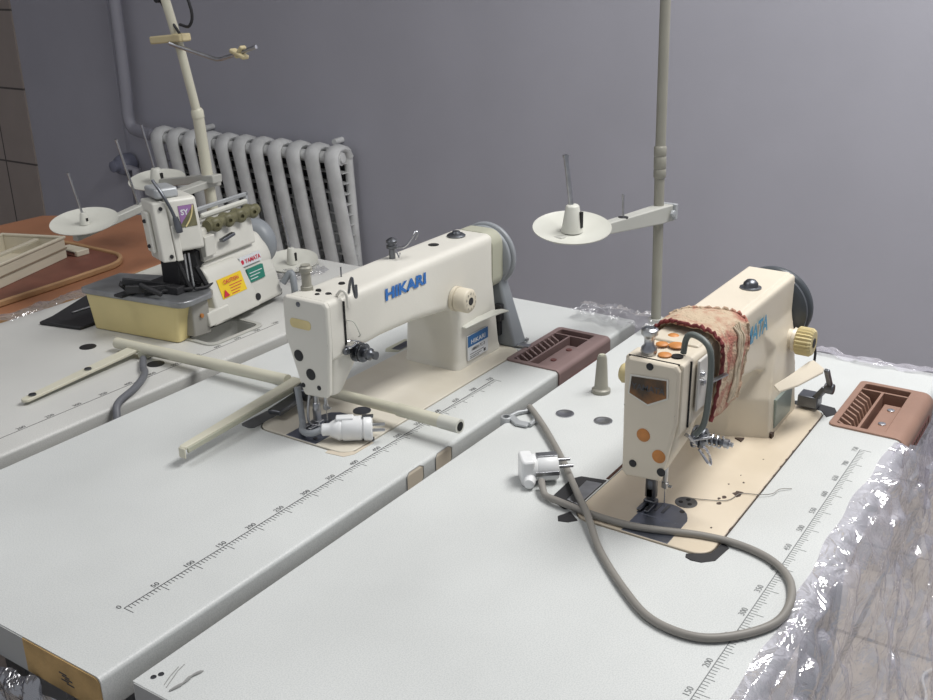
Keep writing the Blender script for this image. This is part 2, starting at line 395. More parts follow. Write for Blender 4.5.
bedC = rrect(427, 907, -498, -316, 24); bedB = rrect(408, 892, 26, 208, 24)
trayB = [(835, -70), (1024, -70), (1024, 26), (835, 26)]
tC, _ = table('sewing_table', 'white speckled sewing table nearest the camera, carrying the beige machine and plastic film', -75, 1147, -620, -105, 53, -573,
              [bedC, [(866, -596), (1047, -596), (1047, -516), (866, -516)]], M['top'], M['inkg'], R=14)
tB, _ = table('sewing_table', 'white sewing table in the middle under the cream machine with blue lettering', -90, 1135, -75, 412, 0, 0,
              [bedB, [(839, -62), (1020, -62), (1020, 26), (839, 26)]], M['top'], M['ink'])
AY = 452
tA, TA = table('sewing_table', 'white sewing table, tinted darker for its dimmer light, farthest back under the overlock machine', -60, 1150, AY, AY+520, 22, AY+51,
              [rrect(622, 742, 524, 594, 16)], M['top_shaded'], M['ink'], rot=0, ticks=False)

# table details: end of middle table with exposed chipboard, grey band
MB().box(-91.5, -90, 50, 412, -43, -1).build('edge_band', M['band'], tB, smooth=False)
MB().prism([(50, -1.5), (-67, -1.5), (-71, -3), (-73.6, -7), (-73.8, -43), (50, -43)], 'x', -91.5, -90).build('exposed_chipboard_end', M['core'], tB, smooth=False)
mb = MB()
mb.text('MADE', (-91.6, 8, -22), (0, -1, 0), (0, 0, 1), 11, .2).text('BOARD', (-91.6, 8, -32), (0, -1, 0), (0, 0, 1), 8, .2) if False else None
for k, (a, b) in enumerate(((10, -14), (6, -18), (0, -22), (-4, -16), (8, -24))): mb.box(-91.9, -91.5, b-6, b+6, -20-k*2.6, -18.6-k*2.6)
mb.build('stamp_mark', M['ink'], tB, smooth=False)
MB().box(-76.5, -75, -606, -108, -43, -.5).build('edge_band', M['band'], tC, smooth=False)
# lifted laminate crease at the near corner of the front table
MB().tube(spline([(-66, -148, 1), (-52, -151, 1.5), (-40, -150, 1.6), (-27, -153, .6)], 5), [.9, 1.2, 1.5, 1.6, 1.5]*3+[.4], 6).build('peeled_film_edge', M['peel'], tC)
for p in ([(-62, -136, .4), (-50, -131, .6), (-36, -127, .4)], [(-64, -141, .4), (-40, -131, .5), (-30, -129, .3)]): MB().tube(p, .5, 4).build('film_crease', M['peel'], tC)
mb = MB()
for x, y in ((-60, -118), (-53, -121)): mb.lathe((x, y, 0), (0, 0, 1), [(3, 0), (3, .5), (2, .6)], 14)
mb.build('nail_head', M['dsteel'], tC)
# metal grommets and dark holes
for (x, y) in ((693, -165), (700, -226)):
    MB().lathe((x, y, 0), (0, 0, 1), [(14, 0), (14, 1.2), (11, 1.6), (9, .6), (0.1, .3)], 24).build('grommet_cap', M['steel'], tC)
for (x, y) in ((496, 713), (504, 539)):
    MB().lathe((x, y, 0), (0, 0, 1), [(15, 0), (15, .8), (13, 1.0), (0.1, 1)], 24).build('hole_plug', M['black'], tA)
# tape patches on the front lip of the middle table
def lipp(q, off=.5):          # point on the lip profile at arc length q from the top tangent
    a = min(q/6, PI/2)
    if q < 6*PI/2: return (-69-(6+off)*math.sin(a), -6+(6+off)*math.cos(a))
    return (-75-off, -6-(q-6*PI/2))
for yx, w, sk in ((430, 38, 0), (498, 40, 0)):
    mb = MB(); rows = []
    for k in range(9):
        q = 5+k*4; e = w/2-7 if k == 0 else w/2
        y, z = lipp(q); rows.append([(yx-e+sk*k*.3, y, z), (yx-e*.3, y, z), (yx+e*.4, y, z), (yx+e-(3 if k > 5 else 0), y, z)])
    vs = [p for r in rows for p in r]; mb.add(vs, [(i*4+j, i*4+j+1, i*4+j+5, i*4+j+4) for i in range(8) for j in range(3)])
    mb.build('paper_tape_patch', M['tape'], tB, smooth=False)
    rim = [rows[0][0], rows[0][3]]+[r[3] for r in rows[1:]]; rim2 = [r[0] for r in rows]
    MB().tube([Vector(p)+V(0, -.3, .2) for p in rim], .6, 4).build('tape_outline', M['peel'], tB)
    MB().tube([Vector(p)+V(0, -.3, .2) for p in rim2], .6, 4).build('tape_outline', M['peel'], tB)
# dark rubber cushion corners around the beige machine bed, hinge recess
def pad(poly, tt, name='bed_cushion', m=None, z=1.0):
    return MB().prism(poly, 'z', -30, z).build(name, m or M['rubber'], tt, bevel=.5)
pad([(448, -314), (440, -302), (446, -288), (458, -274), (515, -272), (528, -280), (536, -314)], tC)
pad([(458, -313), (462, -294), (520, -292), (524, -313)], tC, 'hinge', M['steel'], 1.6)
pad([(424, -330), (414, -322), (410, -310), (420, -304), (438, -312)], tC)
pad([(424, -472), (417, -474), (414, -482), (416, -494), (428, -506), (462, -510), (470, -500), (440, -496)], tC)
pad([(909, -440), (922, -446), (930, -470), (925, -505), (906, -514), (886, -503), (905, -490)], tC)
MB().box(540, 860, -315, -311, -30, .8).build('bed_gap_felt', mat('dark_brown_felt', (.07, .03, .02), .9), tC)
# hinges of the middle machine
pad([(768, 212), (758, 232), (770, 240), (826, 240), (828, 212)], tB, 'hinge', M['olive'], 1.2)
pad([(776, 213), (772, 230), (818, 232), (822, 213)], tB, 'hinge', M['dsteel'], 1.6)
MB().prism(rrect(402, 470, 206, 232, 8), 'z', -30, 1.2).build('hinge', M['dsteel'], tB)
MB().prism([(400, 60), (404, 30), (418, 22), (462, 22), (462, 26), (425, 27), (407, 62)], 'z', 0.02, .6).build('bed_cushion', M['tape'], tB)
# open recess frame in the far table
def fr(mb, x0, x1, y0, y1, w, z0, z1, r=14):
    o = rrect(x0-w, x1+w, y0-w, y1+w, r+w*.5); i = rrect(x0, x1, y0, y1, r); n = len(o)
    vs = [(x, y, z) for z in (z0, z1) for P in (o, i) for x, y in P]; fs = []
    for j in range(n):
        k = (j+1) % n
        fs += [(j, k, 2*n+k, 2*n+j), (n+j, 3*n+j, 3*n+k, n+k), (2*n+j, 2*n+k, 3*n+k, 3*n+j), (j, n+j, n+k, k)]
    return mb.add(vs, fs)
mb = MB(); mb.T = TA; fr(mb, 622, 742, 524, 594, 9, 0, 3)
mb.build('chute_rim', M['standw'], tA, bevel=.8)
mb = MB(); mb.T = TA; mb.box(620, 744, 522, 596, -50, -46).box(620, 623, 522, 596, -46, 0).box(741, 744, 522, 596, -46, 0).box(620, 744, 593, 596, -46, 0).box(620, 744, 522, 525, -46, 0)
mb.build('chute_well', mat('pale_chute_plastic', (.55, .55, .52), .5), tA, smooth=False)

# ------------------------------------------------------------------ accessory trays
def tray(label, x0, x1, yb, yt, yf, m, md, R=14):
    """x0..x1 along the table, yb back edge, yt where the front edge starts to round, yf front of the table"""
    t = thing('accessory_tray', label, 'tray', ((x0+x1)/2, yb-40, -28), 'brown accessory trays let into the table edges')
    xm = x0+(x1-x0)
    w = 7
    mb = MB()
    # rim: four bars
    fr(mb, x0+w, x1-w, yt+10, yb-w, 10, -24, 3, 4)
    # front waterfall piece
    prof = [(yt+10, 2.9), (yf+R, 2.9)]
    for k in range(1, 7):
        a = k*(PI/2)/6; prof.append((yf+R-(R+3)*math.sin(a), -R+(R+3)*math.cos(a)))
    prof += [(yf-3, -42), (yf-.3, -42)]
    for k in range(6, 0, -1):
        a = k*(PI/2)/6; prof.append((yf+R-(R+.3)*math.sin(a), -R+(R+.3)*math.cos(a)))
    prof += [(yf+R, .3), (yt+10, .3)]
    mb.prism(prof, 'x', x0-3, x1+3)
    mb.build('rim', m, t, bevel=1)
    MB().box(x0, x1, yt+6, yb-3, -27, -24).build('tray_floor', md, t, smooth=False)
    # partitions: row of bobbin fins at the back, long pocket at the right end, shallow shelf at the front
    mb = MB(); ye = yb-38
    mb.box(x0+w, x1-32, ye-2, ye+2, -24, 2.5); mb.box(x1-32, x1-28, yt+10, yb-w, -24, 2.5)
    mb.build('partition', m, t, bevel=.6)
    n = 9
    for k in range(n):
        x = x0+w+6+(x1-38-x0-w)*k/n
        f = MB(); f.add([(x-2, yb-w, -24), (x+2, yb-w, -24), (x+2, ye+8, -24), (x-2, ye+8, -24), (x+4, yb-w, 1), (x+8, yb-w, 1), (x+6, ye+16, -6), (x+2, ye+16, -6)],
              [(0, 1, 2, 3), (7, 6, 5, 4), (0, 4, 5, 1), (1, 5, 6, 2), (2, 6, 7, 3), (3, 7, 4, 0)])
        f.build('fin', m, t, bevel=.4)
    sh = MB().box(x0+w+2, x1-56, yt+12, ye-9, -24, -5); sh.build('shelf', m, t, bevel=1.5)
    for x in (x0+52, x0+108):
        MB().lathe((x, (yt+ye)/2, -5), (0, 0, 1), [(5.5, 0), (5.5, 1.5), (4, 2.2), (1, 1.2)], 16).build('screw', M['steel'] if m is M['brown'] else M['brownd'], t)
    mb = MB(); zx = yf-3.4
    mb.tube([(x0+34, zx, -22), (x0+34, zx, -37), (x1-26, zx, -37), (x1-26, zx, -22), (x0+34, zx, -22)], .7, 4)
    for k in range(9): mb.tube([(x0+50+k*11, zx, -26), (x0+54+k*11, zx, -33)], .5, 4)
    mb.build('embossed_panel', md, t)
    return t
tray('reddish brown divided accessory tray let into the edge of the table with the beige machine', 863, 1049, -515, -600, -620, M['brown'], M['brownd'])
tray('dull mauve-brown divided accessory tray let into the edge of the middle table', 836, 1022, 26, -60, -75, M['brown2'], M['brownd'], R=6)

# ------------------------------------------------------------------ lockstitch machines
def lockstitch(t, X, Yc, body, bedm, xbed0, xbed1, yb0, yb1, hik):
    XE = 858 if hik else 886
    """X = face plate plane, Yc = arm centre line"""
    yf, yr = Yc-37, Yc+(45 if hik else 38)                      # front / rear of arm
    mb = MB().prism(rrect(xbed0, xbed1, yb0, yb1, 22), 'z', -32, 2.0)
    mb.build('bed', bedm, t, bevel=1.2)
    # arm + column in one casting
    mb = MB()
    zt = 213
    xh = X+46                                   # head block rear
    arm = [(X+26, 118), (X+40, zt-1), (870, zt+1), (876, 128), (690, 112), (640, 118), (570, 126), (560, 126)]
    # arm as loft of cross sections along x (rounded rectangles)
    def sec(x, y0, y1, z0, z1, r, taper=0):
        out = []
        for (a, b) in rrect(y0, y1, z0, z1, r, 4): out.append((x, a+(taper if a < (y0+y1)/2 else -taper)*(1-(b-z0)/(z1-z0)), b))
        return out
    rr = 12 if hik else 5
    rings = [sec(X+38, yf+2, yr-2, 118, zt-3, rr), sec(X+60, yf+1, yr, 122, zt-2, rr), sec(X+120, yf, yr, 126, zt-1, rr), sec(X+200, yf, yr, 124, zt, rr), sec(740, yf, yr, 112, zt, rr), sec(800, yf, yr, 90, zt, rr), sec(XE, yf, yr, 80, zt, rr)]
    mb.loft(rings)
    # lower head casting, tapering to the needle bar
    def hs(z, x0, x1, y0, y1, r=8): return [(a, b, z) for a, b in rrect(x0, x1, y0, y1, r, 4)]
    mb.loft([hs(66, X+10, X+34, Yc-27 if hik else Yc-16, Yc+15 if hik else Yc+29), hs(100, X+10, X+62, Yc-30, Yc+26), hs(140, X+10, X+84, yf+2, yr-2), hs(200, X+10, X+84, yf+1, yr-1)])
    # column flaring into the bed
    cy0, cy1 = Yc-37, Yc+(76 if hik else 66)
    rr = 16 if hik else 8
    if hik:
        mb.loft([hs(-2, 742, 886, cy0-3, cy1, 12), hs(14, 745, 882, cy0, cy1-1, 12), hs(70, 746, 874, cy0, cy1-4, 12), hs(120, 740, 866, cy0, cy1-8, 12), hs(150, 720, 858, cy0+1, yr, 12), hs(200, 720, 856, cy0+1, yr, 12)])
    else:
        def cs(z, x0, x1, y0, y1, bv, f): return [(x1, y0, z), (x1, y1, z), (x0, y1, z), (x0, y0+bv, z), (x0+f, y0, z)]
        mb.loft([cs(-2, 742, 890, Yc-55, cy1, 56, 26), cs(60, 744, 888, Yc-51, cy1, 46, 26), cs(130, 730, 882, Yc-44, cy1-8, 20, 70), cs(165, 690, 880, Yc-36, yr, 4, 60), cs(200, 690, 880, Yc-35, yr, 4, 60)])
    mb.build('arm', body, t, remesh=2.6, soft=7 if hik else 3)
    if not hik:     # raised top cover with bevelled front edge
        MB().loft([[(x, y, z) for (y, z) in ((yf-.6, zt-14), (yf+10, zt+1), (yr-4, zt+1.5), (yr+1, zt-6))] for x in (X+70, 888)]).build('top_cover', body, t, bevel=2)
    # head block between face plate and arm
    MB().loft([[(x, a, b) for a, b in rrect(yf+1, yr-1, 122, zt-1, 9 if hik else 4, 4)] for x in (X+7, X+37)]).build('head_block', body, t, bevel=1.5)
    # face plate, outline tapering below
    yL, yR = (Yc+45, Yc-37) if hik else (Yc+35, Yc-34)                        # rear / front edge
    def fp(i, dx):
        o = [(yR+i, 150), (Yc-31+i, 74+i), (Yc-25, 67+i), (Yc+14, 64+i), (Yc+19-i, 70), (yL-i, 152), (yL-i, 205-i), (yL-5-i, zt-1-i), (yR+5+i, zt-1-i), (yR+i, 205-i)]
        return [(X+dx, a, b) for a, b in o]
    if not hik:
        def fp(i, dx):
            o = [(yR+i, 140), (Yc-22+i, 80), (Yc-17+i, 60+i), (Yc+28-i, 56+i), (Yc+33-i, 62+i), (yL-i, 205-i), (yL-5-i, zt-1-i), (yR+5+i, zt-1-i), (yR+i, 205-i)]
            return [(X+dx, a, b) for a, b in o]
    MB().loft([fp(0, 7), fp(0, 1.5), fp(2.5, -1.5)]).build('face_plate', body, t, bevel=1)
    MB().box(X-1.2, X+8, yR+2, yL-2, 150, 151.2).build('face_seam', mat('seam_shadow_paint', (.35, .33, .28), .6), t)
    # screws / plugs on face
    hole = M['holem']
    def plugd(y, z, r, m, nm='plug', x=None): MB().lathe((X-1.2 if x is None else x, y, z), (-1, 0, 0), [(r, 0), (r, 1), (r*.7, 1.6), (0.1, 1.5)], 20).build(nm, m, t)
    return yf, yr, zt, plugd

def presser(t, x, y, m1, m2, blob=False):
    MB().cyl((x, y, 30), (x, y, 66), 4.2, 14).lathe((x, y, 24), (0, 0, 1), [(3, 0), (6, 1), (6, 12), (4, 14)], 14).build('presser_bar', m1, t)
    MB().box(x-5, x+5, y-4, y+5, 8, 28).box(x-26, x-3, y-8, y-2, 3.2, 6.2).box(x-26, x-3, y+2, y+8, 3.2, 6.2).box(x-6, x+6, y-8, y+8, 3.2, 9).build('presser_foot', m2, t, bevel=1)

def needle(t, x, y):
    MB().cyl((x, y, 36), (x, y, 66), 3.2, 12).lathe((x, y, 30), (0, 0, 1), [(2.5, 0), (4.6, 1), (4.6, 8), (3, 9)], 12).cyl((x, y-4, 34), (x, y-9, 34), 1.8, 8).build('needle_bar', M['steel'], t)
    MB().tube([(x, y, 1.5), (x, y, 31)], [.6, .9], 8).build('needle', M['chrome'], t)

# ---- HIKARI
YB = 105; XB = 432
t = thing('sewing_machine', 'cream lockstitch sewing machine with bright blue lettering on the middle table', 'sewing machine', (650, 117, -32))
yf, yr, zt, plugd = lockstitch(t, XB, YB, M['cream'], M['bedc'], 410, 890, 28, 206, True)
plugd(YB+14, 203, 3.8, M['dsteel'], 'screw')
plugd(YB+20.7, 125, 8.6, M['rubber'], 'rubber_plug'); plugd(YB, 100, 8.6, M['rubber'], 'rubber_plug')
plugd(YB+16, 80, 3.6, M['rubber'], 'screw'); plugd(YB-14, 82, 3.6, M['rubber'], 'screw')
MB().loft([[(XB-1.2-q, a, b) for a, b in rrect(YB-7, YB+32, 167, 181, 6, 5)] for q in (0, .8)]).build('oval_sticker', M['gold'], t)
# gap behind the face plate (thread take-up slot)
MB().box(XB+35, XB+38, yf-.6, yf+3, 125, 205).build('take_up_slot', M['holem'], t)
presser(t, 465, 131, M['steel'], M['steel']); needle(t, 465, 112)
MB().tube(spline([(462, 138, 62), (456, 140, 30), (452, 136, 8), (456, 124, 4), (462, 118, 4)], 4), 2.2, 8).build('finger_guard', M['steel'], t)
# slide plate and throat plate
MB().box(411, 468, 88, 146, 1.6, 2.5).prism([(468+q*.01, 0) for q in ()] or [(468, 88), (490, 88), (505, 96), (514, 110), (514, 128), (506, 141), (490, 148), (468, 148)], 'z', 1.6, 2.7).build('slide_plate', M['plate'], t, bevel=.3)
MB().box(457, 486, 112, 116, 2.7, 3.3).box(457, 486, 121, 125, 2.7, 3.3).build('feed_dog', M['dsteel'], t)
for x, y in ((500, 103), (424, 100)): MB().lathe((x, y, 2.5), (0, 0, 1), [(3.5, 0), (3.5, .5), (.1, .5)], 12).build('screw', M['black'], t)
MB().lathe((536, 104, 2), (0, 0, 1), [(14, 0), (14, 1), (11, 1.4), (.1, .8)], 24).build('oil_cap', M['dsteel'], t)
# tension assembly
mb = MB(); c = V(487, yf-2, 125)
MB().lathe(c, (0, -1, 0), [(15, 0), (15, 3), (8, 4), (8, 9), (14, 10), (14, 11.5), (9, 12), (14, 13), (14, 15), (6, 16), (6, 20), (9, 21), (9, 26), (5, 28), (4, 32), (6, 33), (6, 37), (.1, 37)], 24).build('tension_dial', M['dsteel'], t)
MB().tube(spline([(468, yf-3, 148), (476, yf-12, 146), (488, yf-16, 140), (498, yf-14, 131)], 5), 1.2, 6).tube(spline([(464, yf-2, 140), (470, yf-8, 138), (484, yf-9, 142)], 5), 2.2, 6).build('check_spring', M['chrome'], t)
MB().box(466, 474, yf-6, yf+1, 127, 138).lathe((462, yf-1, 133), (0, -1, 0), [(5, 0), (5, 5), (2, 6)], 12).build('thread_guide', M['dsteel'], t, bevel=1)
MB().box(478, 487, yf-5, yf+1, 114, 136).build('tension_bracket', M['cream'], t, bevel=1)
MB().tube(spline([(474, yf+1, 176), (480, yf-7, 172), (488, yf-10, 152), (492, yf-4, 146)], 5), 1.1, 6).build('take_up_thread_guide', M['disc'], t)
# take-up guard hooks
MB().tube(spline([(466, yf+10, zt), (467, yf+2, zt+8), (468, yf-6, zt+4), (468, yf-8, zt-16)], 5), 2.2, 8).build('take_up_cover', M['cream'], t)
MB().tube(spline([(490, yf+8, zt-2), (488, yf+3, zt+14), (486, yf-3, zt+22), (485, yf-5, zt+8), (485, yf-8, zt-4), (484, yf-11, zt-2), (484, yf-11, zt+14)], 5), 2.1, 8).build('wire_hook', M['dsteel'], t)
for x, y, r in ((516, YB+6, 4.5), (468, YB-10, 4.0), (458, YB+2, 3.2), (474, YB+14, 3.5)): MB().lathe((x, y, zt-2), (0, 0, 1), [(r+1, 0), (r, 2.2), (.1, 2.2)], 14).build('oil_hole', M['holem'], t)
# presser pressure screw post
MB().lathe((468, YB+30, zt-2), (0, 0, 1), [(9, 0), (9, 6), (7, 7), (7, 26), (9.5, 28), (9.5, 34), (7, 36), (7, 38), (.1, 37)], 20).build('pressure_regulator_screw', M['stand'], t)
# bobbin winder / thread guide on top
MB().lathe((655, YB+20, zt-1), (0, 0, 1), [(5, 0), (5, 16), (9, 18), (9, 22), (7, 23), (7, 26), (9, 27), (9, 30), (4, 34), (.1, 35)], 18).build('top_tension_disc', M['dsteel'], t)
MB().tube(spline([(656, YB+14, zt+18), (662, YB, zt+20), (668, YB-10, zt+34), (674, YB-13, zt+43), (675, YB-16, zt+40), (671, YB-13, zt+31)], 5), 1.6, 7).tube([(652, YB+10, zt+15), (652, YB+4, zt+4), (652, YB+2, zt+12)], 1.3, 6).build('three_hole_thread_guide', M['steel'], t)
MB().tube([(541, YB+28, zt-2), (541, YB+28, zt+14)], 1.2, 6).build('guide_pin', M['dsteel'], t)
MB().lathe((752, YB+10, zt-.5), (0, 0, 1), [(9, 0), (9, 1.2), (7, 1.4), (.1, 1.2)], 20).build('oil_hole', M['holem'], t)
MB().lathe((815, YB+8, zt-.5), (0, 0, 1), [(15, 0), (16, 3), (12, 6), (8, 6.5), (6, 10), (.1, 11)], 24).build('oil_sight_window', M['dsteel'], t)
# lettering
mb = MB().text('HIKARI', (560, yf-.9, 180), (1, 0, 0.0), (0, 0, 1), 24, .3, .045, width=103)
mb.build('brand_lettering', M['blue'], t, smooth=False, nonorm=True)
# stitch length dial
MB().lathe((742, yf-1, 132), (0, -1, 0), [(21, 0), (21, 6), (17, 7), (20, 8), (20, 27), (17, 30), (12, 30.5)], 36).build('stitch_dial', M['knobc'], t)
MB().lathe((742, yf-30, 132), (0, -1, 0), [(6.5, 0), (6.5, 2), (.1, 2.2)], 20).build('dial_hub', M['rubber'], t)
mb = MB()
for k in range(10):
    a = k*2*PI/10; mb.text(str(k), (742+13*math.sin(a)-1.5, yf-31.8, 132+13*math.cos(a)-2), (1, 0, 0), (0, 0, 1), 6, .1)
mb.build('dial_numbers', M['ink'], t, smooth=False, nonorm=True)
# reverse feed lever
MB().loft([[(x, y, z+q) for (y, q) in ((yy-4, -1.5), (yy-4, 1.5), (yy+4+w, 2), (yy+4+w, -2))] for x, yy, z, w in ((760, yf-4, 75, 6), (800, yf-10, 78, 8), (845, yf-20, 80, 12), (862, yf-26, 80, 6))]).build('reverse_lever', M['disc'], t, bevel=1.2)
# labels
MB().box(772, 834, yf-3.8, yf-.6, 12, 56).build('data_label', M['lwhite'], t, smooth=False)
MB().box(772, 834, yf-4.1, yf-3.8, 36, 56).build('label_header', M['lblue'], t, smooth=False)
mb = MB().text('HIKARI', (803, yf-4.2, 40), (1, 0, 0), (0, 0, 1), 11, .2, .02, align='CENTER', sx=1.3); mb.build('label_title', M['lwhite'], t, smooth=False, nonorm=True)
mb = MB().text('H8800-7C-3', (803, yf-4.0, 27), (1, 0, 0), (0, 0, 1), 8, .2, .01, align='CENTER')
for k, z in enumerate((22, 18, 15)): mb.box(778, 820-k*7, yf-4.1, yf-3.8, z-.4, z+.4)
mb.box(820, 826, yf-4.1, yf-3.8, 15, 20); mb.build('label_text', M['ink'], t, smooth=False, nonorm=True)
# belt cover + hand wheel + belt guard
MB().loft([[(x, a, b) for a, b in rrect(yf-1+i, yr+1-i, 112, zt+1-i, 24, 6)] for x, i in ((856, 0), (888, 0), (893, 3))]).build('belt_cover_collar', M['olive'], t, bevel=1)
MB().lathe((892, YB+4, 161), (1, 0, 0), [(40, -4), (52, -2), (54, 0), (54, 4), (51, 5), (51, 7), (56, 8), (58, 10), (58, 15), (55, 18), (20, 18), (16, 22), (.1, 22)], 56).build('handwheel', M['wheelg'], t)
mb = MB(); mb.loft([[(a, b, z) for a, b in rrect(x0, x1, y0, y1, 6, 4)] for z, x0, x1, y0, y1 in ((2, 890, 932, 44, 126), (3, 890, 932, 44, 126), (110, 888, 916, 70, 118), (150, 886, 910, 76, 114))])
mb.build('belt_guard', M['grey'], t, bevel=1)
MB().box(880, 893, yf+2, yf+14, 22, 70).box(878, 894, yf-2, yf+12, 50, 80).build('belt_guard_bracket', M['black'], t, bevel=1)
MB().obox((900, 44, 4), (905, 22, 4), 14, 3).lathe((926, 42, 6), (0, -1, 0), [(4, 0), (4, 4), (.1, 4)], 12).build('guard_foot', M['steel'], t, bevel=.5)

# ---- YAMATA
YC = -400; XC = 466
t2 = thing('sewing_machine', 'beige lockstitch sewing machine with orange caps on the nearest table', 'sewing machine', (660, -407, -32))
t = t2
yf, yr, zt, plugd = lockstitch(t, XC, YC, M['beige'], M['bedy'], 429, 905, -496, -318, False)
plugd(YC+2, 206, 4.5, M['rubber'], 'rubber_plug')
plugd(YC+6, 117, 8.5, M['cap_o'], 'orange_plug'); plugd(YC-15, 94, 8.5, M['cap_o'], 'orange_plug')
plugd(YC+18, 76, 4.8, M['rubber'], 'rubber_plug'); plugd(YC-19, 74, 5.4, M['rubber'], 'rubber_plug')
# badge
def bd(i, x): return [(x, a, b) for a, b in ((YC+26-i, 192-i), (YC-22+i, 195-i), (YC-23+i, 170+i*.6), (YC+2, 156+i*1.2), (YC+28-i, 167+i*.6))]
MB().loft([bd(0, XC-1.3), bd(0, XC-2.6)]).build('badge_border', M['cream'], t, bevel=.3)
MB().loft([bd(2.2, XC-2.5), bd(2.2, XC-3.2)]).build('badge', M['badge'], t)
MB().text('YAMATA', (XC-3.3, YC+23, 175), (0, -1, 0.0), (0, 0, 1), 11, .2, .02, width=42).build('badge_lettering', M['ink'], t, smooth=False, nonorm=True)
presser(t, 507, -390, M['dsteel'], M['dsteel']); needle(t, 507, -408)
MB().box(502, 512, -397, -383, 12, 60).build('presser_linkage', M['dsteel'], t, bevel=2)
MB().box(430, 478, -446, -386, 1.6, 2.5).prism([(478, -446), (490, -446)]+[(488+31*math.cos(k*PI/10), -414+31*math.sin(k*PI/10)) for k in range(-4, 6)]+[(478, -384)], 'z', 1.6, 2.7).build('slide_plate', M['plate'], t, bevel=.3)
MB().box(492, 514, -414, -410, 2.7, 3.3).box(492, 514, -404, -400, 2.7, 3.3).build('feed_dog', M['dsteel'], t)
for x, y in ((508, -432), (455, -436)): MB().lathe((x, y, 2.5), (0, 0, 1), [(3.5, 0), (3.5, .5), (.1, .5)], 12).build('screw', M['black'], t)
mb = MB().lathe((533, -427, 2), (0, 0, 1), [(14, 0), (14, 1), (11, 1.4), (.1, 1)], 24); mb.build('oil_cap', M['dsteel'], t)
mb = MB()
for a in range(3):
    th = a*2*PI/3; mb.lathe((533+7*math.cos(th), -427+7*math.sin(th), 3), (0, 0, 1), [(3, 0), (3, .6), (.1, .6)], 10)
mb.build('oil_cap_holes', M['holem'], t)
# chipped paint
random.seed(3); chip = mat('chipped_dark_metal', (.07, .045, .035), .7)
for x, y, r in ((590, -474, 9), (572, -462, 4), (553, -462, 4), (622, -470, 2), (640, -460, 1.5), (608, -455, 1.6), (492, -476, 2), (700, -470, 1.6), (565, -458, 3)):
    n = 9; MB().prism([(x+r*random.uniform(.6, 1.25)*math.cos(k*2*PI/n), y+r*.8*random.uniform(.5, 1.2)*math.sin(k*2*PI/n)) for k in range(n)], 'z', 2.0, 2.25).build('paint_chip', chip, t, smooth=False)
pe = [(455, -498.2), (890, -498.2)]
for x in range(890, 455, -6): pe.append((x, -497.4+(random.uniform(0, 2.2) if random.random() < .35 else random.uniform(0, .5))))
MB().prism(pe, 'z', 1.9, 2.25).build('worn_bed_edge', chip, t, smooth=False)
MB().prism([(735, -426), (748, -426), (742, -414)], 'z', 2, 4).build('paint_chip', chip, t, smooth=False)
MB().prism([(768, -459), (778, -459), (774, -450)], 'z', 2, 9).build('paint_chip', chip, t, smooth=False)
# head details
for x, y, r in ((555, YC+12, 6), (521, YC+12, 6.5), (526, YC-5, 9), (490, YC-5, 7)):
    MB().lathe((x, y, zt), (0, 0, 1), [(r+1.2, 0), (r+1.2, 1.2), (r, 2), (r*.6, 3), (.1, 3)], 18).build('orange_plug', M['cap_o'], t)
MB().lathe((487, YC+14, zt-1), (0, 0, 1), [(9, 0), (10, 4), (9, 9), (6, 12), (6, 20), (8, 23), (10, 25), (10, 31), (7, 33), (6, 30), (.1, 30)], 22).build('pressure_regulator_screw', M['steel'], t)
MB().lathe((500, yr, 176), (0, 1, 0), [(8, 0), (8, 4), (12, 5), (13, 12), (10, 16), (.1, 17)], 20).build('yellowed_knob', M['yknob'], t)
MB().lathe((494, YC-19, zt-1), (0, 0, 1), [(7, 0), (7, 2), (.1, 2)], 16).build('oil_hole', M['holem'], t)
MB().box(XC+27, XC+29.5, yf-.6, yf+3, 126, 210).build('take_up_slot', M['holem'], t)
MB().box(XC+6.6, XC+8, yf+6, yr-5, zt-2, zt-.4).build('face_plate_gap', M['holem'], t)
# side cover plate near head + hook bar
MB().box(510, 556, yf-4, yf, 140, 206).build('take_up_side_cover', mat('worn_white_cover_paint', (.60, .58, .54), .4, dirt=(.2, .17, .14), dscale=18, dth=.6), t, bevel=2)
MB().tube(spline([(507, -421, zt), (508, -423, zt+18), (508, -430, zt+25), (504, -446, zt+22), (500, -456, zt+12), (499, -459, 200), (499, -458, 160), (498, -455, 132), (494, -447, 118)], 5), 3.8, 10).build('take_up_guard', mat('dark_green_grey_bar', (.13, .15, .14), .45), t)
c = V(508, yf-4, 110)
MB().lathe(c, (0, -1, 0), [(14, 0), (14, 3), (7, 4), (13, 8), (13, 10), (8, 11), (13, 12), (12, 14), (4, 15), (4, 40), (.1, 40)], 24).build('tension_discs', M['dsteel'], t)
sp = [V(508+7.5*math.cos(a*.9), yf-20-a*.85, 110+7.5*math.sin(a*.9)) for a in range(0, 24)]
MB().tube(sp, 1.1, 6).lathe((508, yf-42, 110), (0, -1, 0), [(6, 0), (6, 5), (3, 6), (3, 10)], 10).build('tension_spring', M['steel'], t)
MB().tube(spline([(497, yf-6, 106), (505, yf-20, 98), (512, yf-24, 84), (510, yf-26, 76), (504, yf-24, 82), (500, yf-14, 98)], 5), 1.8, 7).build('check_spring', M['chrome'], t)
MB().obox((492, yf-4, 112), (506, yf-26, 116), 9, 3).obox((486, yf-3, 120), (500, yf-10, 104), 8, 4).build('thread_guide', M['steel'], t, bevel=.8)
MB().obox((540, yf-8, 170), (556, yf-22, 178), 6, 2).lathe((520, yf-4, 176), (0, -1, 0), [(4, 0), (4, 4), (2, 5)], 10).lathe((516, yf-4, 188), (0, -1, 0), [(3, 0), (3, 4), (2, 5)], 10).build('small_thread_guide', M['steel'], t)
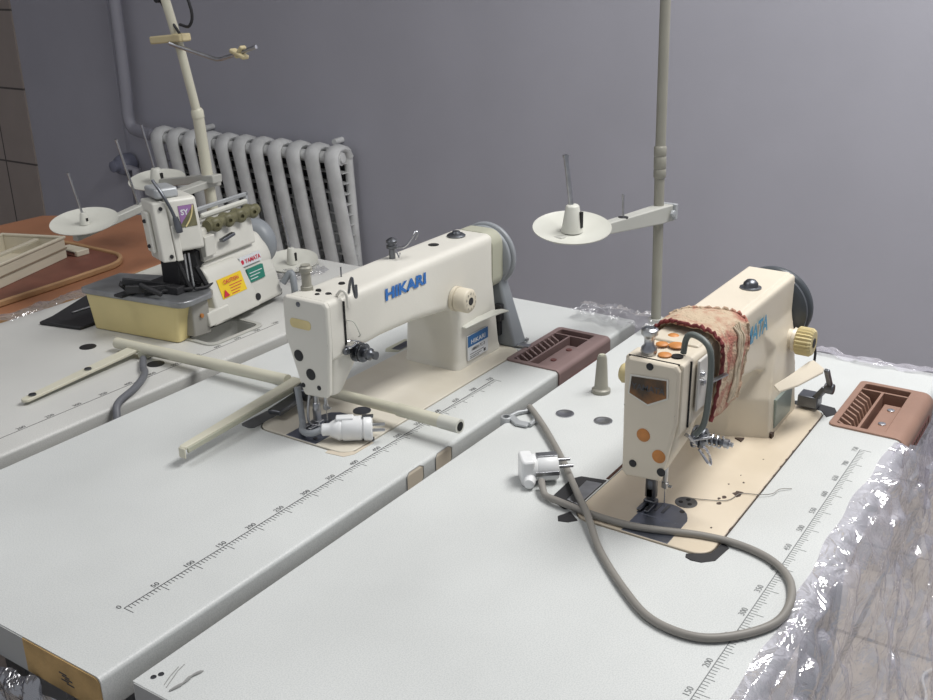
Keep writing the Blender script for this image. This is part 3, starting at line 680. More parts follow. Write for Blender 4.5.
MB().lathe((786, YC-4, zt+1), (0, 0, 1), [(15, 0), (15, 2), (11, 3), (10, 8), (6, 12), (.1, 13)], 24).build('oil_sight_window', M['dsteel'], t)
MB().text('YAMATA', (636, yf-2.4, 167), (1, 0, 0.0), (0, 0, 1), 34, .3, .03, width=128).build('brand_lettering', M['blue2'], t, smooth=False, nonorm=True)
# dial
MB().lathe((862, yf-4, 122), (0, -1, 0), [(15, 0), (15, 8), (18, 9), (16, 16)], 30).build('dial_collar', M['beige'], t)
prof = []
mb = MB(); seg = 48; cx, cz = 862, 122
def dr(y, r): return [(cx+(r-(2 if k % 2 else 0))*math.cos(k*2*PI/seg), y, cz+(r-(2 if k % 2 else 0))*math.sin(k*2*PI/seg)) for k in range(seg)]
mb.loft([dr(yf-18, 19), dr(yf-20, 21), dr(yf-38, 21), dr(yf-42, 18)]); mb.build('stitch_dial', M['yknob'], t, smooth=False)
MB().lathe((cx, yf-42, cz), (0, -1, 0), [(7, 0), (7, 1), (.1, 1)], 16).build('dial_hub', M['rubber'], t)
# reverse lever, linkage
MB().loft([[(x, y, z) for (y, z) in ((y0, z0), (y0, z0+3), (y1, z1+3), (y1, z1))] for x, y0, z0, y1, z1 in ((764, -456, 84, -464, 76), (800, -466, 88, -480, 76), (856, -476, 92, -498, 80), (868, -480, 91, -496, 81))]).build('reverse_lever', M['beige'], t, bevel=1)
MB().obox((868, -500, 82), (890, -502, 50), 8, 6).lathe((892, -494, 44), (0, -1, 0), [(8, 0), (8, 14), (.1, 14)], 16).obox((893, -496, 44), (900, -480, 20), 12, 8).box(892, 920, -486, -456, 6, 24).build('reverse_linkage', M['dsteel'], t, bevel=1.5)
MB().tube(spline([(888, -452, 120), (898, -466, 112), (902, -472, 96), (896, -474, 80)], 5), 2, 8).build('reverse_spring', M['black'], t)
MB().box(787, 860, -455.8, -449, 10, 54).build('data_label', M['sage'], t, bevel=.3)
# hand wheel
MB().lathe((890, YC+2, 150), (1, 0, 0), [(50, 0), (54, 2), (58, 4), (58, 10), (53, 12), (53, 16), (59, 18), (61, 22), (61, 28), (57, 31), (30, 33), (20, 40), (.1, 40)], 56).build('handwheel', M['wheelb'], t)

# crocheted cloth strip wrapped around the arm of the beige machine
t = thing('cloth_strip', 'red and cream crocheted cloth strip wrapped around the arm of the beige machine', 'cloth', (600, YC, 110))
path = []   # loop around arm section in the yz plane
for (y, z) in ((YC-44, 118), (YC-46, 150), (YC-47, 185), (YC-44, 208), (YC-34, 219), (YC-15, 222), (YC+10, 222), (YC+28, 220), (YC+42, 210), (YC+47, 190), (YC+46, 150), (YC+44, 122)): path.append(V(0, y, z))
ps = spline(path, 7); mb = MB(); rows = []; W = 15
for i, p in enumerate(ps):
    f = i/(len(ps)-1)
    xc = 598+10*math.sin(f*PI)-18*max(0, f-.3)-(14 if f < .2 else 0)*(.2-f)*5
    half = 44 if f < .36 else 44-20*min(1, (f-.36)*3)
    prev = ps[max(i-1, 0)]; nx = ps[min(i+1, len(ps)-1)]; tg = (nx-prev).normalized(); nr = V(0, -tg.z, tg.y)
    if nr.dot(p-V(0, YC, 160)) < 0: nr = -nr
    row = []
    for k in range(W):
        u = k/(W-1)*2-1; th = 3+4.5*(1-u*u)+2.0*noise.noise(V(i*.25, k*.5, 1))+(2.5 if abs(u) > .8 else 0)
        row.append(V(xc+u*half+2.5*noise.noise(V(i*.3, u*2, 7)), 0, 0)+V(0, p.y, p.z)+nr*(th-1))
    rows.append(row)
n = len(rows); vs = [q for r in rows for q in r]; fs = []
for i in range(n-1):
    for k in range(W-1): a = i*W+k; fs.append((a, a+1, a+W+1, a+W))
mb.add(vs, fs); o = mb.build('wrap', M['cloth'], t, sub=1)
md = o.modifiers.new('solid', 'SOLIDIFY'); md.thickness = .004; md.offset = -1
for e, mm, rr in ((0, 'clothr', 2.4), (W-1, 'cloth', 2.6)):
    mb = MB(); pts = [rows[i][e]+V(0, 0, 0)+V(1.5*math.sin(i*1.9), 0, 1.2*math.sin(i*2.3)) for i in range(n)]
    mb.tube(pts, [rr*(1+.3*math.sin(i*2.1)) for i in range(n)], 8); mb.build('border', M[mm], t)
for k in (7, 8, 9, 10):
    mb = MB(); pts = [rows[i][k]+V(0, -1.5 if i < 30 else 0, 0)+V(.8*math.sin(i), 0, 0) for i in range(2, 26)]
    mb.tube(pts, 1.5, 6); mb.build('pale_yarn_row', M['clothw'], t)

# ------------------------------------------------------------------ thread stands
def dish(parent, c, r=64, ax=(-.16, -.10, 1)):
    x, y, z = c
    MB().lathe((x, y, z), ax, [(16, -6), (30, -7), (r-10, -2), (r, 3), (r, 4.5), (r-10, 0), (30, -4), (18, -3), (.1, -3)], 40).build('spool_disc', M['disc'], parent)
def cone(parent, c, h=36, k=1):
    x, y, z = c
    MB().lathe((x, y, z-3), (-.06, -.04, 1), [(18*k, 0), (17*k, 4), (11*k, h), (9*k, h+2), (.1, h+2)], 24).box(x-2, x+5*k, y-17.5*k, y-9*k, z+4, z+h-12, 1).build('spool_cone', [M['disc'], M['holem']], parent)
def pin(parent, p0, p1, r=2.4):
    MB().tube([p0, p1], r, 10).lathe(p1, Vector(p1)-Vector(p0), [(r*1.3, -4), (r*1.3, 0), (.1, 1.5)], 10).build('spool_pin', M['steel'], parent)

t = thing('thread_stand', 'tall grey thread stand with one white spool disc behind the beige machine', 'thread stand', (1110, -122, 0))
MB().tube([(1110, -128, 0), (1110, -120, 300), (1110, -110, 900)], 9, 18).build('pole', M['stand'], t)
MB().lathe((1110, -120.8, 282), (0, 0.03, 1), [(9.5, 0), (11, 2), (11, 14), (10, 16), (11, 18), (11, 36), (10, 38), (11, 40), (11, 54), (9.5, 56)], 20).build('pole_joint_sleeve', M['stand'], t)
MB().lathe((1110, -128, 0), (0, 0, 1), [(24, 0), (24, 4), (14, 8), (14, 22)], 20).build('pole_base_flange', M['standw'], t)
# arm
MB().loft([[(x+sx*.0, y+s*w, z+q) for s, q in ((-1, -h), (1, -h), (1, h), (-1, h))] for x, y, z, w, h, sx in ((1134, -131, 218, 13, 15, 0), (1096, -122, 218, 13, 15, 0), (960, -92, 221, 9, 10, 0), (840, -66, 224, 8, 6, 0))]).build('spool_arm', M['standw'], t, bevel=2)
MB().box(1126, 1136, -148, -112, 206, 234).lathe((1118, -143, 219), (0, -1, 0), [(7, 0), (7, 6), (.1, 7)], 6).build('clamp', M['greyl'], t, bevel=1.5)
dish(t, (875, -74, 236)); cone(t, (875, -74, 236), 42)
pin(t, (875, -74, 262), (872, -62, 356), 4); pin(t, (1005, -103, 230), (1006, -101, 270), 2)
MB().lathe((1005, -103, 229), (0, 0, 1), [(9, 0), (9, 3), (.1, 4)], 16).build('rubber_washer', M['rubber'], t)

t = thing('thread_stand', 'leaning cream thread stand with two white spool discs beside the overlock machine', 'thread stand', (1000, 900, 0))
MB().tube([(1003, 900, 0), (995, 900, 140), (982, 900, 351)], 12.5, 16).build('lower_pole', M['rod'], t)
MB().tube([(983, 900, 335), (957, 900, 470), (915, 900, 640)], 9.5, 16).build('upper_pole', M['rod'], t)
MB().lathe((983, 900, 335), (-.1, 0, 1), [(13.5, 0), (13.5, 14), (10, 20)], 16).build('pole_collar', M['rod'], t)
MB().lathe((1003, 900, 0), (0, 0, 1), [(26, 0), (26, 4), (16, 8), (16, 22)], 20).build('pole_base_flange', M['rod'], t)
MB().loft([[(x, y+s*w, z+q) for s, q in ((-1, -8), (1, -8), (1, 8), (-1, 8))] for x, y, z, w in ((1015, 896, 190, 12), (985, 900, 190, 13), (800, 905, 172, 10), (640, 908, 146, 8))]).build('spool_arm', M['standw'], t, bevel=2)
MB().loft([[(x+s*w, y, z+q) for s, q in ((-1, -9), (1, -9), (1, 9), (-1, 9))] for x, y, z, w in ((990, 868, 203, 14), (992, 905, 200, 14), (1012, 1010, 180, 10), (1030, 1140, 158, 9))]).build('spool_arm', M['standw'], t, bevel=2)
for c, tip in (((667, 908, 170), (650, 912, 272)), ((1022, 1108, 168), (1008, 1122, 300))):
    dish(t, c, 66); cone(t, c, 32 if c[0] > 800 else 22, 1 if c[0] > 800 else .55); pin(t, (c[0], c[1], c[2]+10), tip, 2.4)
pin(t, (800, 905, 180), (772, 912, 318), 2.6)
MB().obox((938, 960, 497), (948, 868, 505), 26, 16).box(930, 960, 870, 895, 496, 512).build('guide_clamp', mat('yellowed_clamp_plastic', (.55, .47, .28), .5), t, bevel=3)
MB().tube([(932, 905, 493), (936, 890, 488), (944, 800, 467), (945, 785, 464), (945, 772, 465), (945, 716, 479), (945, 670, 492)], 4, 10).build('guide_rod', M['steel'], t)
MB().obox((945, 738, 484), (945, 700, 470), 18, 9).obox((945, 725, 470), (945, 705, 492), 16, 8).build('guide_eyelet', mat('yellowed_eyelet_plastic', (.55, .47, .28), .5), t, bevel=3)
MB().tube(spline([(935, 930, 590), (938, 900, 540), (940, 880, 512)], 4), 3, 8).tube(spline([(930, 860, 640), (940, 838, 560), (940, 848, 528), (940, 876, 530)], 5), 3.2, 8).lathe((935, 925, 580), (-1, 0, 0), [(8, 0), (8, 8)], 12).build('hook', M['black'], t)

t = thing('spool_holder', 'small white spool disc with a pin behind the head of the cream machine', 'spool holder', (1050, 722, 0))
MB().box(985, 1115, 700, 745, 0, 11).build('spool_arm', M['standw'], t, bevel=2)
dish(t, (1050, 722, 20), 58); cone(t, (1050, 722, 20), 34, .72); pin(t, (1050, 722, 44), (1042, 735, 125), 2)

# ------------------------------------------------------------------ overlock machine
OA = math.radians(7.5); OT = Matrix.Translation(V(586, 556, 0)) @ Matrix.Rotation(OA, 4, 'Z')
t = thing('overlock_machine', 'off-white overlock machine with steel cloth plate, khaki tension knobs and yellow caution sticker', 'overlock machine', (720, 680, 0))
def shear(k, z0): return Matrix(((1, 0, 0, 0), (0, 1, k, -k*z0), (0, 0, 1, 0), (0, 0, 0, 1)))
def OB(): m = MB(); m.T = OT; return m
def OS(): m = MB(); m.T = OT @ shear(.16, 40); return m
OB().box(40, 330, 22, 250, 0, 14).build('base_plate', M['black'], t, bevel=3)
# pale yellow side cover
OB().loft([[(a, b, z) for a, b in rrect(x0, 96, y0, 232, 8, 3)] for z, x0, y0 in ((1, 12, 24), (40, 6, 18), (74, 0, 8))]).build('yellow_side_cover', M['yellow'], t, bevel=1.5)
OB().prism([(-3, 4), (4, -6), (20, -12), (70, -13), (86, -4), (98, 20), (130, 110), (100, 236), (0, 238), (-3, 230)], 'z', 74, 86).build('cloth_plate', mat('worn_steel_cloth_plate', (.36, .37, .38), .32, .6, var=.35, vscale=18), t, bevel=2.5, seg=3)
OB().loft([[(x, y, z) for x, y in ((34, 4), (66, -8), (66, 30), (34, 30))] for z in (8, 73)]).build('grey_bracket', mat('dirty_grey_bracket_paint', (.33, .32, .29), .5), t, bevel=2)
OB().lathe((50, -2, 46), (0, -1, 0), [(4, 0), (4, 3), (.1, 3)], 10).build('bracket_screw', M['cap_o'], t)
# lower body casting
mb = OS()
mb.loft([[(x, y, z) for x, y in ((x0, y0), (300, y0), (318, 60), (318, 235), (96, 235), (96, 60))] for z, x0, y0 in ((12, 92, 0), (60, 96, 4), (74, 98, 8))])
mb.loft([[(x, y, z) for x, y in ((x0, y0), (300, y0), (312, 60), (312, 120), (150, 120), (112, 60))] for z, x0, y0 in ((60, 96, 4), (118, 104, 18), (140, 112, 34))])
mb.build('body', M['over'], t, bevel=9, seg=4)
OS().loft([[(x, y, z) for x, y in ((x0, y0), (x1, y0), (x1, y0+40), (x0, y0+40))] for z, x0, x1, y0 in ((18, 72, 212, -10), (50, 88, 206, -8), (104, 94, 198, 2), (118, 96, 192, 12))]).build('front_cover', M['over'], t, bevel=4, seg=3)
OS().loft([[(x, y, z) for x, y in ((60, -9), (120, -11), (120, 20), (66, 20))] for z in (20, 48)]).build('lower_front_cover', M['over'], t, bevel=3)
OS().lathe((208, -9, 36), (0, -1, 0), [(7, 0), (7, 2), (.1, 2)], 14).build('rubber_plug', M['black'], t)
OS().lathe((256, 52, 94), (.95, -.1, 0), [(38, -30), (40, 20), (38, 44), (26, 54), (.1, 58)], 28).build('round_side_cover', M['over'], t)
# stickers
def onface(mb, x0, x1, z0, z1, off=0, mi=0):
    def Y(z): return -8+(z-50)/54*10-1.0-off if z > 50 else -8.8-off
    return mb.add([(x0, Y(z0), z0), (x1, Y(z0), z0), (x1, Y(z1), z1), (x0, Y(z1), z1)], [(0, 1, 2, 3)], mi)
onface(OS(), 112, 184, 58, 94).build('caution_sticker', M['ycau'], t, smooth=False)
mb = OS(); mb.text('CAUTION', (148, -4.2-.6, 83), (1, 0, 0), (0, .18, 1), 10, .9, .02, align='CENTER')
mb.add([(115, -9.0, 61), (132, -9.0, 61), (123.5, -6.6, 74)], [(0, 1, 2)])
for k in range(4): onface(mb, 140, 178-k*5, 76-k*5, 77.4-k*5, .5)
mb.build('caution_text', M['red'], t, smooth=False, nonorm=True)
OS().box(206, 256, 1.5, 6, 62, 88).build('green_sticker', M['green'], t, smooth=False)
mb = OS()
for k in range(3): mb.box(211, 250-k*8, 1.1, 1.5, 79-k*6, 80.5-k*6)
mb.build('green_sticker_text', M['lwhite'], t, smooth=False)
OS().box(198, 262, 7, 12, 94, 112).build('white_sticker', M['lwhite'], t, smooth=False)
OS().text('YAMATA', (212, 6.6, 99), (1, 0, 0), (0, 0, 1), 12, .3, .02).lathe((204, 6.8, 103), (0, -1, 0), [(4.5, 0), (4.5, .3), (2.5, .4)], 14).build('red_lettering', M['red'], t, smooth=False, nonorm=True)
# upper looper cover block
mb = OB(); mb.loft([[(x, y, z) for x, y in ((104, y0), (262, y0), (268, 96), (130, 96))] for z, y0 in ((128, 24), (190, 32))])
mb.build('upper_body', M['over'], t, bevel=5, seg=3)
OB().box(104, 132, 17, 30, 140, 178).build('guide_block', M['over'], t, bevel=1.5)
OB().obox((150, 18, 160), (185, 16, 166), 10, 6).build('dirty_lever', M['dsteel'], t, bevel=1)
# bracket frame and tension knobs
mb = OB(); mb.box(120, 290, 56, 62, 180, 186).box(120, 130, 56, 62, 180, 222).box(120, 290, 56, 62, 214, 222).box(282, 290, 56, 62, 180, 222)
mb.build('thread_guide_frame', M['greyl'], t, bevel=1.5)
OB().box(138, 276, 46, 54, 200, 212).build('white_roller', M['disc'], t, bevel=4)
OB().tube([(128, 30, 192), (278, 30, 192)], 11, 14).build('tension_shaft', M['khaki'], t)
for x in (150, 188, 224, 262):
    OB().lathe((x, 38, 192), (-.35, -1, 0), [(12, -4), (13, 8), (11, 10), (13, 12), (13, 20), (9, 24), (4, 24), (4, 20)], 22).build('tension_knob', M['khaki'], t)
# head, turned a little towards the operator's left
HT = OT @ Matrix.Translation(V(50, 20, 0)) @ Matrix.Rotation(math.radians(-27), 4, 'Z') @ shear(.22, 160)
def HB(): m = MB(); m.T = HT; return m
HB().loft([[(x, y, z) for x, y in ((-16, 0), (42, 0), (42, 70), (-16, 70))] for z in (164, 258)]).build('head_cover', M['over'], t, bevel=7, seg=3)
HB().loft([[(x, y, z) for x, y in ((-40, 4), (-17, -2), (-17, 62), (-40, 62))] for z in (150, 254)]).build('head_side_plate', M['over'], t, bevel=3, seg=3)
HB().box(-16, -4, -3, 4, 150, 212).build('front_plate', M['over'], t, bevel=2)
HB().box(-48, -40, 22, 50, 164, 236).build('side_knob_plate', M['over'], t, bevel=3)
for x, y, z in ((-27, 0, 244), (-24, 0, 160), (-49, 34, 220), (-49, 34, 176)): HB().lathe((x, y, z), (-.5, -.9, 0), [(3.5, 0), (3.5, 3), (.1, 3)], 10).build('screw', M['black'], t)
HB().box(-30, 14, 8, 60, 258, 276).build('top_block', M['greyl'], t, bevel=4)
HB().tube(spline([(-28, 10, 292), (-22, -4, 272), (-12, -8, 244), (-6, -9, 218)], 5), 3, 8).lathe((-7, -9, 228), (.1, 0, -1), [(5, 0), (7, 20), (6, 27), (.1, 28)], 12).build('thread_take_up', M['dsteel'], t)
HB().box(4, 34, -.8, 0, 206, 244).build('badge', M['khaki'], t, smooth=False)
HB().add([(4, -1.1, 212), (34, -1.1, 244), (4, -1.1, 244)], [(0, 1, 2)]).build('badge_corner', M['purple'], t, smooth=False)
HB().text('SY', (7, -1.3, 228), (1, 0, 0), (0, 0, 1), 13, .3, .03).build('badge_lettering', M['lwhite'], t, smooth=False, nonorm=True)
HB().tube(spline([(12, -1.2, 207), (20, -1.2, 216), (27, -1.2, 228), (31, -1.2, 243)], 5), 1.3, 6).build('badge_swoosh', M['gold'], t)
# needle mechanism
mb = OB(); mb.box(30, 96, 30, 110, 86, 100).box(50, 92, 40, 80, 96, 150).obox((-2, 80, 102), (70, 40, 94), 9, 9).obox((-6, 96, 104), (40, 94, 92), 10, 10).obox((88, 40, 150), (94, 34, 92), 16, 14).box(66, 112, 28, 60, 84, 94).obox((-14, 116, 116), (34, 62, 100), 7, 12).obox((-22, 104, 104), (20, 70, 96), 6, 14).obox((-16, 118, 112), (6, 122, 92), 8, 10).box(96, 128, 36, 70, 84, 150).obox((-24, 122, 89), (70, 112, 89), 22, 5).tube([(0, 88, 108), (0, 40, 96)], 5, 8).tube([(20, 70, 92), (60, 20, 92)], 4, 8)
mb.obox((40, 30, 150), (60, 26, 92), 6, 6).obox((76, 20, 130), (92, 14, 90), 8, 8).tube(spline([(60, 16, 92), (84, 8, 90), (110, 12, 92)], 4), 3, 8)
mb.build('presser_mechanism', M['rubber'], t, bevel=1.5)
OB().tube([(58, 26, 92), (56, 26, 158)], 2.2, 8).tube([(66, 22, 92), (64, 24, 158)], 2.2, 8).build('needle_bar', M['steel'], t)
# hand wheel at the right
OB().cyl((300, 108, 96), (356, 108, 96), 14).lathe((352, 108, 96), (1, 0, 0), [(30, -14), (46, -8), (50, 0), (50, 20), (46, 24), (44, 14), (20, 8), (.1, 8)], 40).build('handwheel', M['grey'], t)
OB().tube(spline([(290, -10, 40), (302, -24, 60), (296, -34, 30), (300, -30, 8)], 5), 7, 10).build('chain_lever', M['grey'], t)

# black angled mat under the far side of the overlock
MB().prism([(524, 896), (560, 905), (676, 958), (760, 900), (620, 800), (545, 800)], 'z', 0.2, 7).build('rubber_mat', M['rubber'], bevel=2)
o = C.objects['rubber_mat']; tag(o, 'black triangular rubber mat sticking out behind the yellow side of the overlock', 'mat')
tag(MB().obox((588, 880, 9.5), (640, 880, 9.5), 5, 3).build('metal_strip', M['steel'], bevel=.5), 'thin steel strip lying on the black mat left of the overlock', 'strip')

# ------------------------------------------------------------------ dismantled tube frame across the two rear tables
t = thing('tube_frame', 'cream tube with two flat clamp arms lying across the far and middle tables', 'tube frame', (520, 280, 0))
MB().tube([(513, 650, 15), (524, 245, 26)], 10, 18).build('tube', M['rod'], t)
MB().tube([(524, 235, 26), (521, 10, 30)], 8.5, 18).build('tube', M['rod'], t)
MB().tube([(521, 20, 30), (518, -60, 31.5)], 10, 18).build('tube_sleeve', M['rod'], t)
MB().tube([(518, -58, 31.5), (517, -92, 32)], 10.5, 18).lathe((517, -92, 32), (0, -1, 0), [(7, 0), (7, .6), (.1, .7)], 16, 1).build('tube_end_cap', [M['disc'], M['holem']], t)
def flatarm(p0, p1, w0, w1, turned):
    mb = MB(); p0, p1 = Vector(p0), Vector(p1); mb.obox(p0, p1, w0, 5, w1=w1)
    mb.lathe(p0, (0, 0, 1), [(w0/2, -2.5), (w0/2, 2.5)], 20)
    if turned:
        mb.obox(p0+V(0, -w0/2, -4), p1+V(0, -w1/2+1, -4), 3, 8, 1)
        mb.obox(p0+V(-6, 4, -6), p0+V(-6, -8, -6), 3, 15)
    mb.build('clamp_arm', [M['rod'], M['olive']], t, bevel=1)
    return
flatarm((280, 580, 8), (513, 600, 14), 16, 26, False)
flatarm((272, 204, 26), (520, 222, 32), 12, 24, True)
for x, y, z in ((292, 581, 11), (405, 590, 14)): MB().lathe((x, y, z), (0, 0, 1), [(6, 0), (6, 2), (3, 3), (.1, 3)], 14).build('rivet', M['dsteel'], t)
MB().obox((505, 575, 8), (540, 582, 6), 20, 12).build('clamp_jaw', M['olive'], t, bevel=2)
MB().obox((440, 196, 14), (520, 206, 16), 24, 8).obox((500, 196, 20), (530, 202, 24), 26, 20).build('clamp_jaw', M['dsteel'], t, bevel=2)
t = thing('flat_metal_bar', 'dark grey flat bar lying under the cream tube on the middle table', 'bar', (552, 330, 0))
MB().obox((563, 408, 4), (548, 262, 4), 10, 5).build('bar', M['dsteel'], t, bevel=1)
MB().lathe((563, 404, 6.5), (0, 0, 1), [(4, 0), (4, 1), (2, 1.6)], 12).build('rivet', M['steel'], t)

# pegs, clamp
t = thing('spool_peg', 'grey tapered plastic peg standing on the table behind the beige machine', 'peg', (796, -174, 0))
MB().lathe((796, -174, 0), (0, 0, 1), [(15, 0), (15, 6), (12, 8), (11, 10), (8, 58), (6.5, 63), (.1, 64)], 28).build('peg_body', M['stand'], t)
MB().lathe((796, -174, 60), (0, 0, 1), [(5, 3), (5, 4.6), (.1, 4.6)], 16).build('peg_tip', M['olive'], t)
t = thing('cast_clamp', 'grey cast metal clamp with round socket in the gap between the two front tables', 'clamp', (645, -112, -30))
MB().lathe((626, -101.5, -26), (0, 0, 1), [(9, 0), (9, 32), (8, 33), (5.5, 33), (5.5, 20)], 24).build('socket', M['greyl'], t)
MB().loft([[(x+s*7, y, z+q) for s, q in ((-1, -2), (1, -2), (1, 2), (-1, 2))] for x, y, z in ((634, -104, 4), (622, -124, 3.2), (624, -142, 3.2))]).build('arm_plate', M['greyl'], t, bevel=1)
MB().tube([(634, -103, 4), (652, -106, 4), (672, -122, 3.6), (640, -143, 3.6), (624, -143, 3.6)], 3.5, 10).build('arm_rib', M['greyl'], t)

# ------------------------------------------------------------------ plugs and cords
t = thing('power_plug', 'white angled power plug with long grey cord looping past the beige machine', 'plug', (500, -235, 0))
PT = Matrix.Translation(V(486, -232, 19)) @ Matrix.Rotation(math.radians(-49), 4, 'Z')   # local +x towards the pins
def PB(): m = MB(); m.T = PT; return m
PB().lathe((-14, 0, 0), (1, 0, 0), [(15, 0), (18, 3), (18.5, 14), (17, 16), (18.5, 18), (18.5, 42), (17, 44), (.1, 44)], 32).build('plug_body', M['plug'], t)
PB().prism(rrect(-20, -2, -18, 18, 5), 'z', -18, 18).build('plug_back', M['plug'], t, bevel=3)
PB().lathe((-8, -12, -8), (-.3, -1, -.1), [(9, 0), (8, 10), (7, 16), (5, 17)], 16).build('cord_outlet', M['plug'], t)
for a in (-9.5, 9.5): PB().tube([(29, a, 4), (50, a, 4)], 2.4, 10).build('pin', M['steel'], t)
PB().box(2, 30, -6, 6, 17.8, 19.2).build('earth_strip', M['steel'], t, bevel=.4)
PB().box(-2, 30, -19.2, -17.6, -4, 2).build('earth_strip', M['steel'], t, bevel=.4)
cp = [(676, -112, -22), (674, -114, 2), (668, -120, 8), (619, -172, 8), (544, -243, 7), (462, -310, 12), (424, -343, 13), (371, -387, 5), (313, -447, 5), (281, -492, 5), (276, -538, 5), (296, -572, 5), (339, -602, 5), (382, -606, 6), (427, -592, 5), (456, -562, 5), (468, -520, 5), (464, -473, 5), (441, -406, 6), (437, -354, 6), (441, -296, 8), (446, -262, 10), (462, -243, 12), (476, -236, 14)]
cp[-3:] = [(447, -272, 7), (456, -262, 10), (470, -252, 12)]
MB().tube(spline(cp, 8), 4.6, 12).build('power_cord', M['cord'], t)['label'] = 'thick grey cord looping over the nearest table'

t = thing('power_plug', 'white power plug with short grey cord lying beside the needle of the cream machine', 'plug', (450, 50, 0))
PT = Matrix.Translation(V(432, 76, 20)) @ Matrix.Rotation(math.radians(-52), 4, 'Z')
PB().lathe((0, 0, 0), (1, 0, 0), [(6, -14), (9, -12), (9, -2), (12, 2), (17, 12), (16, 16), (18, 18), (18, 44), (16, 45), (16, 47), (19, 48), (19, 58), (17, 60), (.1, 60)], 28).build('plug_body', M['plug'], t)
PB().box(8, 34, -7, 7, 14, 20).build('grip', M['plug'], t, bevel=2)
for a in (-9.5, 9.5): PB().tube([(60, a, 0), (78, a, 0)], 2.4, 10).build('pin', M['steel'], t)
PB().box(46, 62, -4, 4, 17, 19.6).build('earth_strip', M['dsteel'], t, bevel=.4)
PB().box(46, 62, -4, 4, -19.6, -17).build('earth_strip', M['dsteel'], t, bevel=.4)
o = MB().tube(spline([(424, 86, 20), (416, 100, 14), (422, 122, 10), (444, 142, 10), (450, 150, 30), (455, 158, 60)], 8), 5, 12).build('power_cord', mat('pale_grey_cord', (.30, .32, .34), .45), t)
o = MB().tube(spline([(500, 566, 6), (470, 530, 6), (462, 516, 6), (440, 495, 6), (400, 470, 6), (352, 448, 5), (336, 434, -8), (326, 423, -30)], 8), 6, 12).build('hanging_cable', M['cordd'])
tag(o, 'dark grey cord hanging over the front edge of the far table', 'cord')
o = MB().tube(spline([(541, -418, 3.4), (552, -448, 3.4), (565, -470, 3.4), (590, -478, 3.4), (600, -500, 3.4), (612, -512, 3), (628, -516, 3), (640, -528, 1.5)], 6), .5, 6).build('loose_thread', M['cord'])
tag(o, 'thin loose thread trailing from the beige machine over the bed edge', 'thread')

# ------------------------------------------------------------------ brown table at the left rear with board and box
t = thing('side_table', 'orange-brown laminate table behind the far sewing table', 'table', (600, 1350, ZF))
MB().prism([(0, 985), (1260, 1040), (1270, 1395), (1108, 1660), (1090, 1690), (0, 1740)], 'z', -30, 0).build('tabletop', M['btop'], t, bevel=2)
MB().prism([(0, 983), (1262, 1038), (1262, 1040), (0, 985)], 'z', -31, -.5).build('edge_band', M['tan'], t, smooth=False)
for x, y in ((60, 1060), (1190, 1110), (60, 1660), (1040, 1630)): MB().box(x-25, x+25, y-25, y+25, -760, -30).build('leg', M['leg'], t, bevel=3)
t = thing('rimmed_board', 'dark red-brown board with rounded corners and tan rim on the orange-brown table', 'board', (700, 1200, 0))
def rb(i, z):
    P = [(250, 1040+i), (700, 1068+i), (820, 1080+i)]
    for k in range(7):
        a = -PI/2+k*(PI/2)/6; P.append((826+(96-i)*math.cos(a), 1176+(96-i)*math.sin(a)))
    P += [(924-i, 1300)]
    for k in range(1, 5):
        a = k*(PI/2)/5; P.append((854+(70-i)*math.cos(a), 1370+(70-i)*math.sin(a)))
    P += [(840, 1440-i), (250, 1440-i)]
    return [(x, y, z) for x, y in P]
MB().loft([rb(6, 1), rb(6, 8)]).build('board', M['choc'], t)
o, i = rb(0, 0), rb(9, 0); n = len(o); mb = MB()
vs = [(x, y, z) for z in (0, 14) for P in (o, i) for x, y, _ in P]; fs = []
for j in range(n):
    k = (j+1) % n; fs += [(j, k, 2*n+k, 2*n+j), (n+j, 3*n+j, 3*n+k, n+k), (2*n+j, 2*n+k, 3*n+k, 3*n+j), (j, n+j, n+k, k)]
mb.add(vs, fs).build('rim', M['tan'], t, bevel=3)
t = thing('open_box', 'cream open shallow plastic box lying on the rimmed board', 'box', (640, 1310, 8))
BT = Matrix.Translation(V(838, 1236, 8)) @ Matrix.Rotation(math.radians(20), 4, 'Z')
def BB(): m = MB(); m.T = BT; return m
def shell(mb, x0, x1, y0, y1, w, z0, z1):
    return mb.box(x0, x1, y0, y0+w, z0, z1).box(x0, x1, y1-w, y1, z0, z1).box(x0, x0+w, y0+w, y1-w, z0, z1).box(x1-w, x1, y0+w, y1-w, z0, z1)
shell(BB(), -420, 0, 0, 165, 5, 0, 46).build('wall_panel', M['boxc'], t, bevel=1)
BB().box(-415, -5, 5, 160, 0, 5).build('box_floor', M['boxc'], t, smooth=False)
shell(BB(), -424, 3, -3, 168, 9, 46, 52).build('rim', M['boxc'], t, bevel=1.5)
BB().box(-423, 2, -2.5, -.2, 22, 25).build('seam', mat('dark_seam', (.25, .2, .14), .7), t)
BB().box(-420, -10, 60, 72, 40, 46).build('cross_bar', M['boxc'], t, bevel=1)
t = thing('plastic_latch', 'small pale plastic latch on the rimmed board beside the cream box', 'latch', (870, 1260, 8))
MB().box(852, 886, 1216, 1290, 8, 22).build('latch_body', M['boxc'], t, bevel=2)
MB().box(850, 853, 1222, 1284, 10, 20).build('latch_clip', M['chrome'], t, bevel=.5)

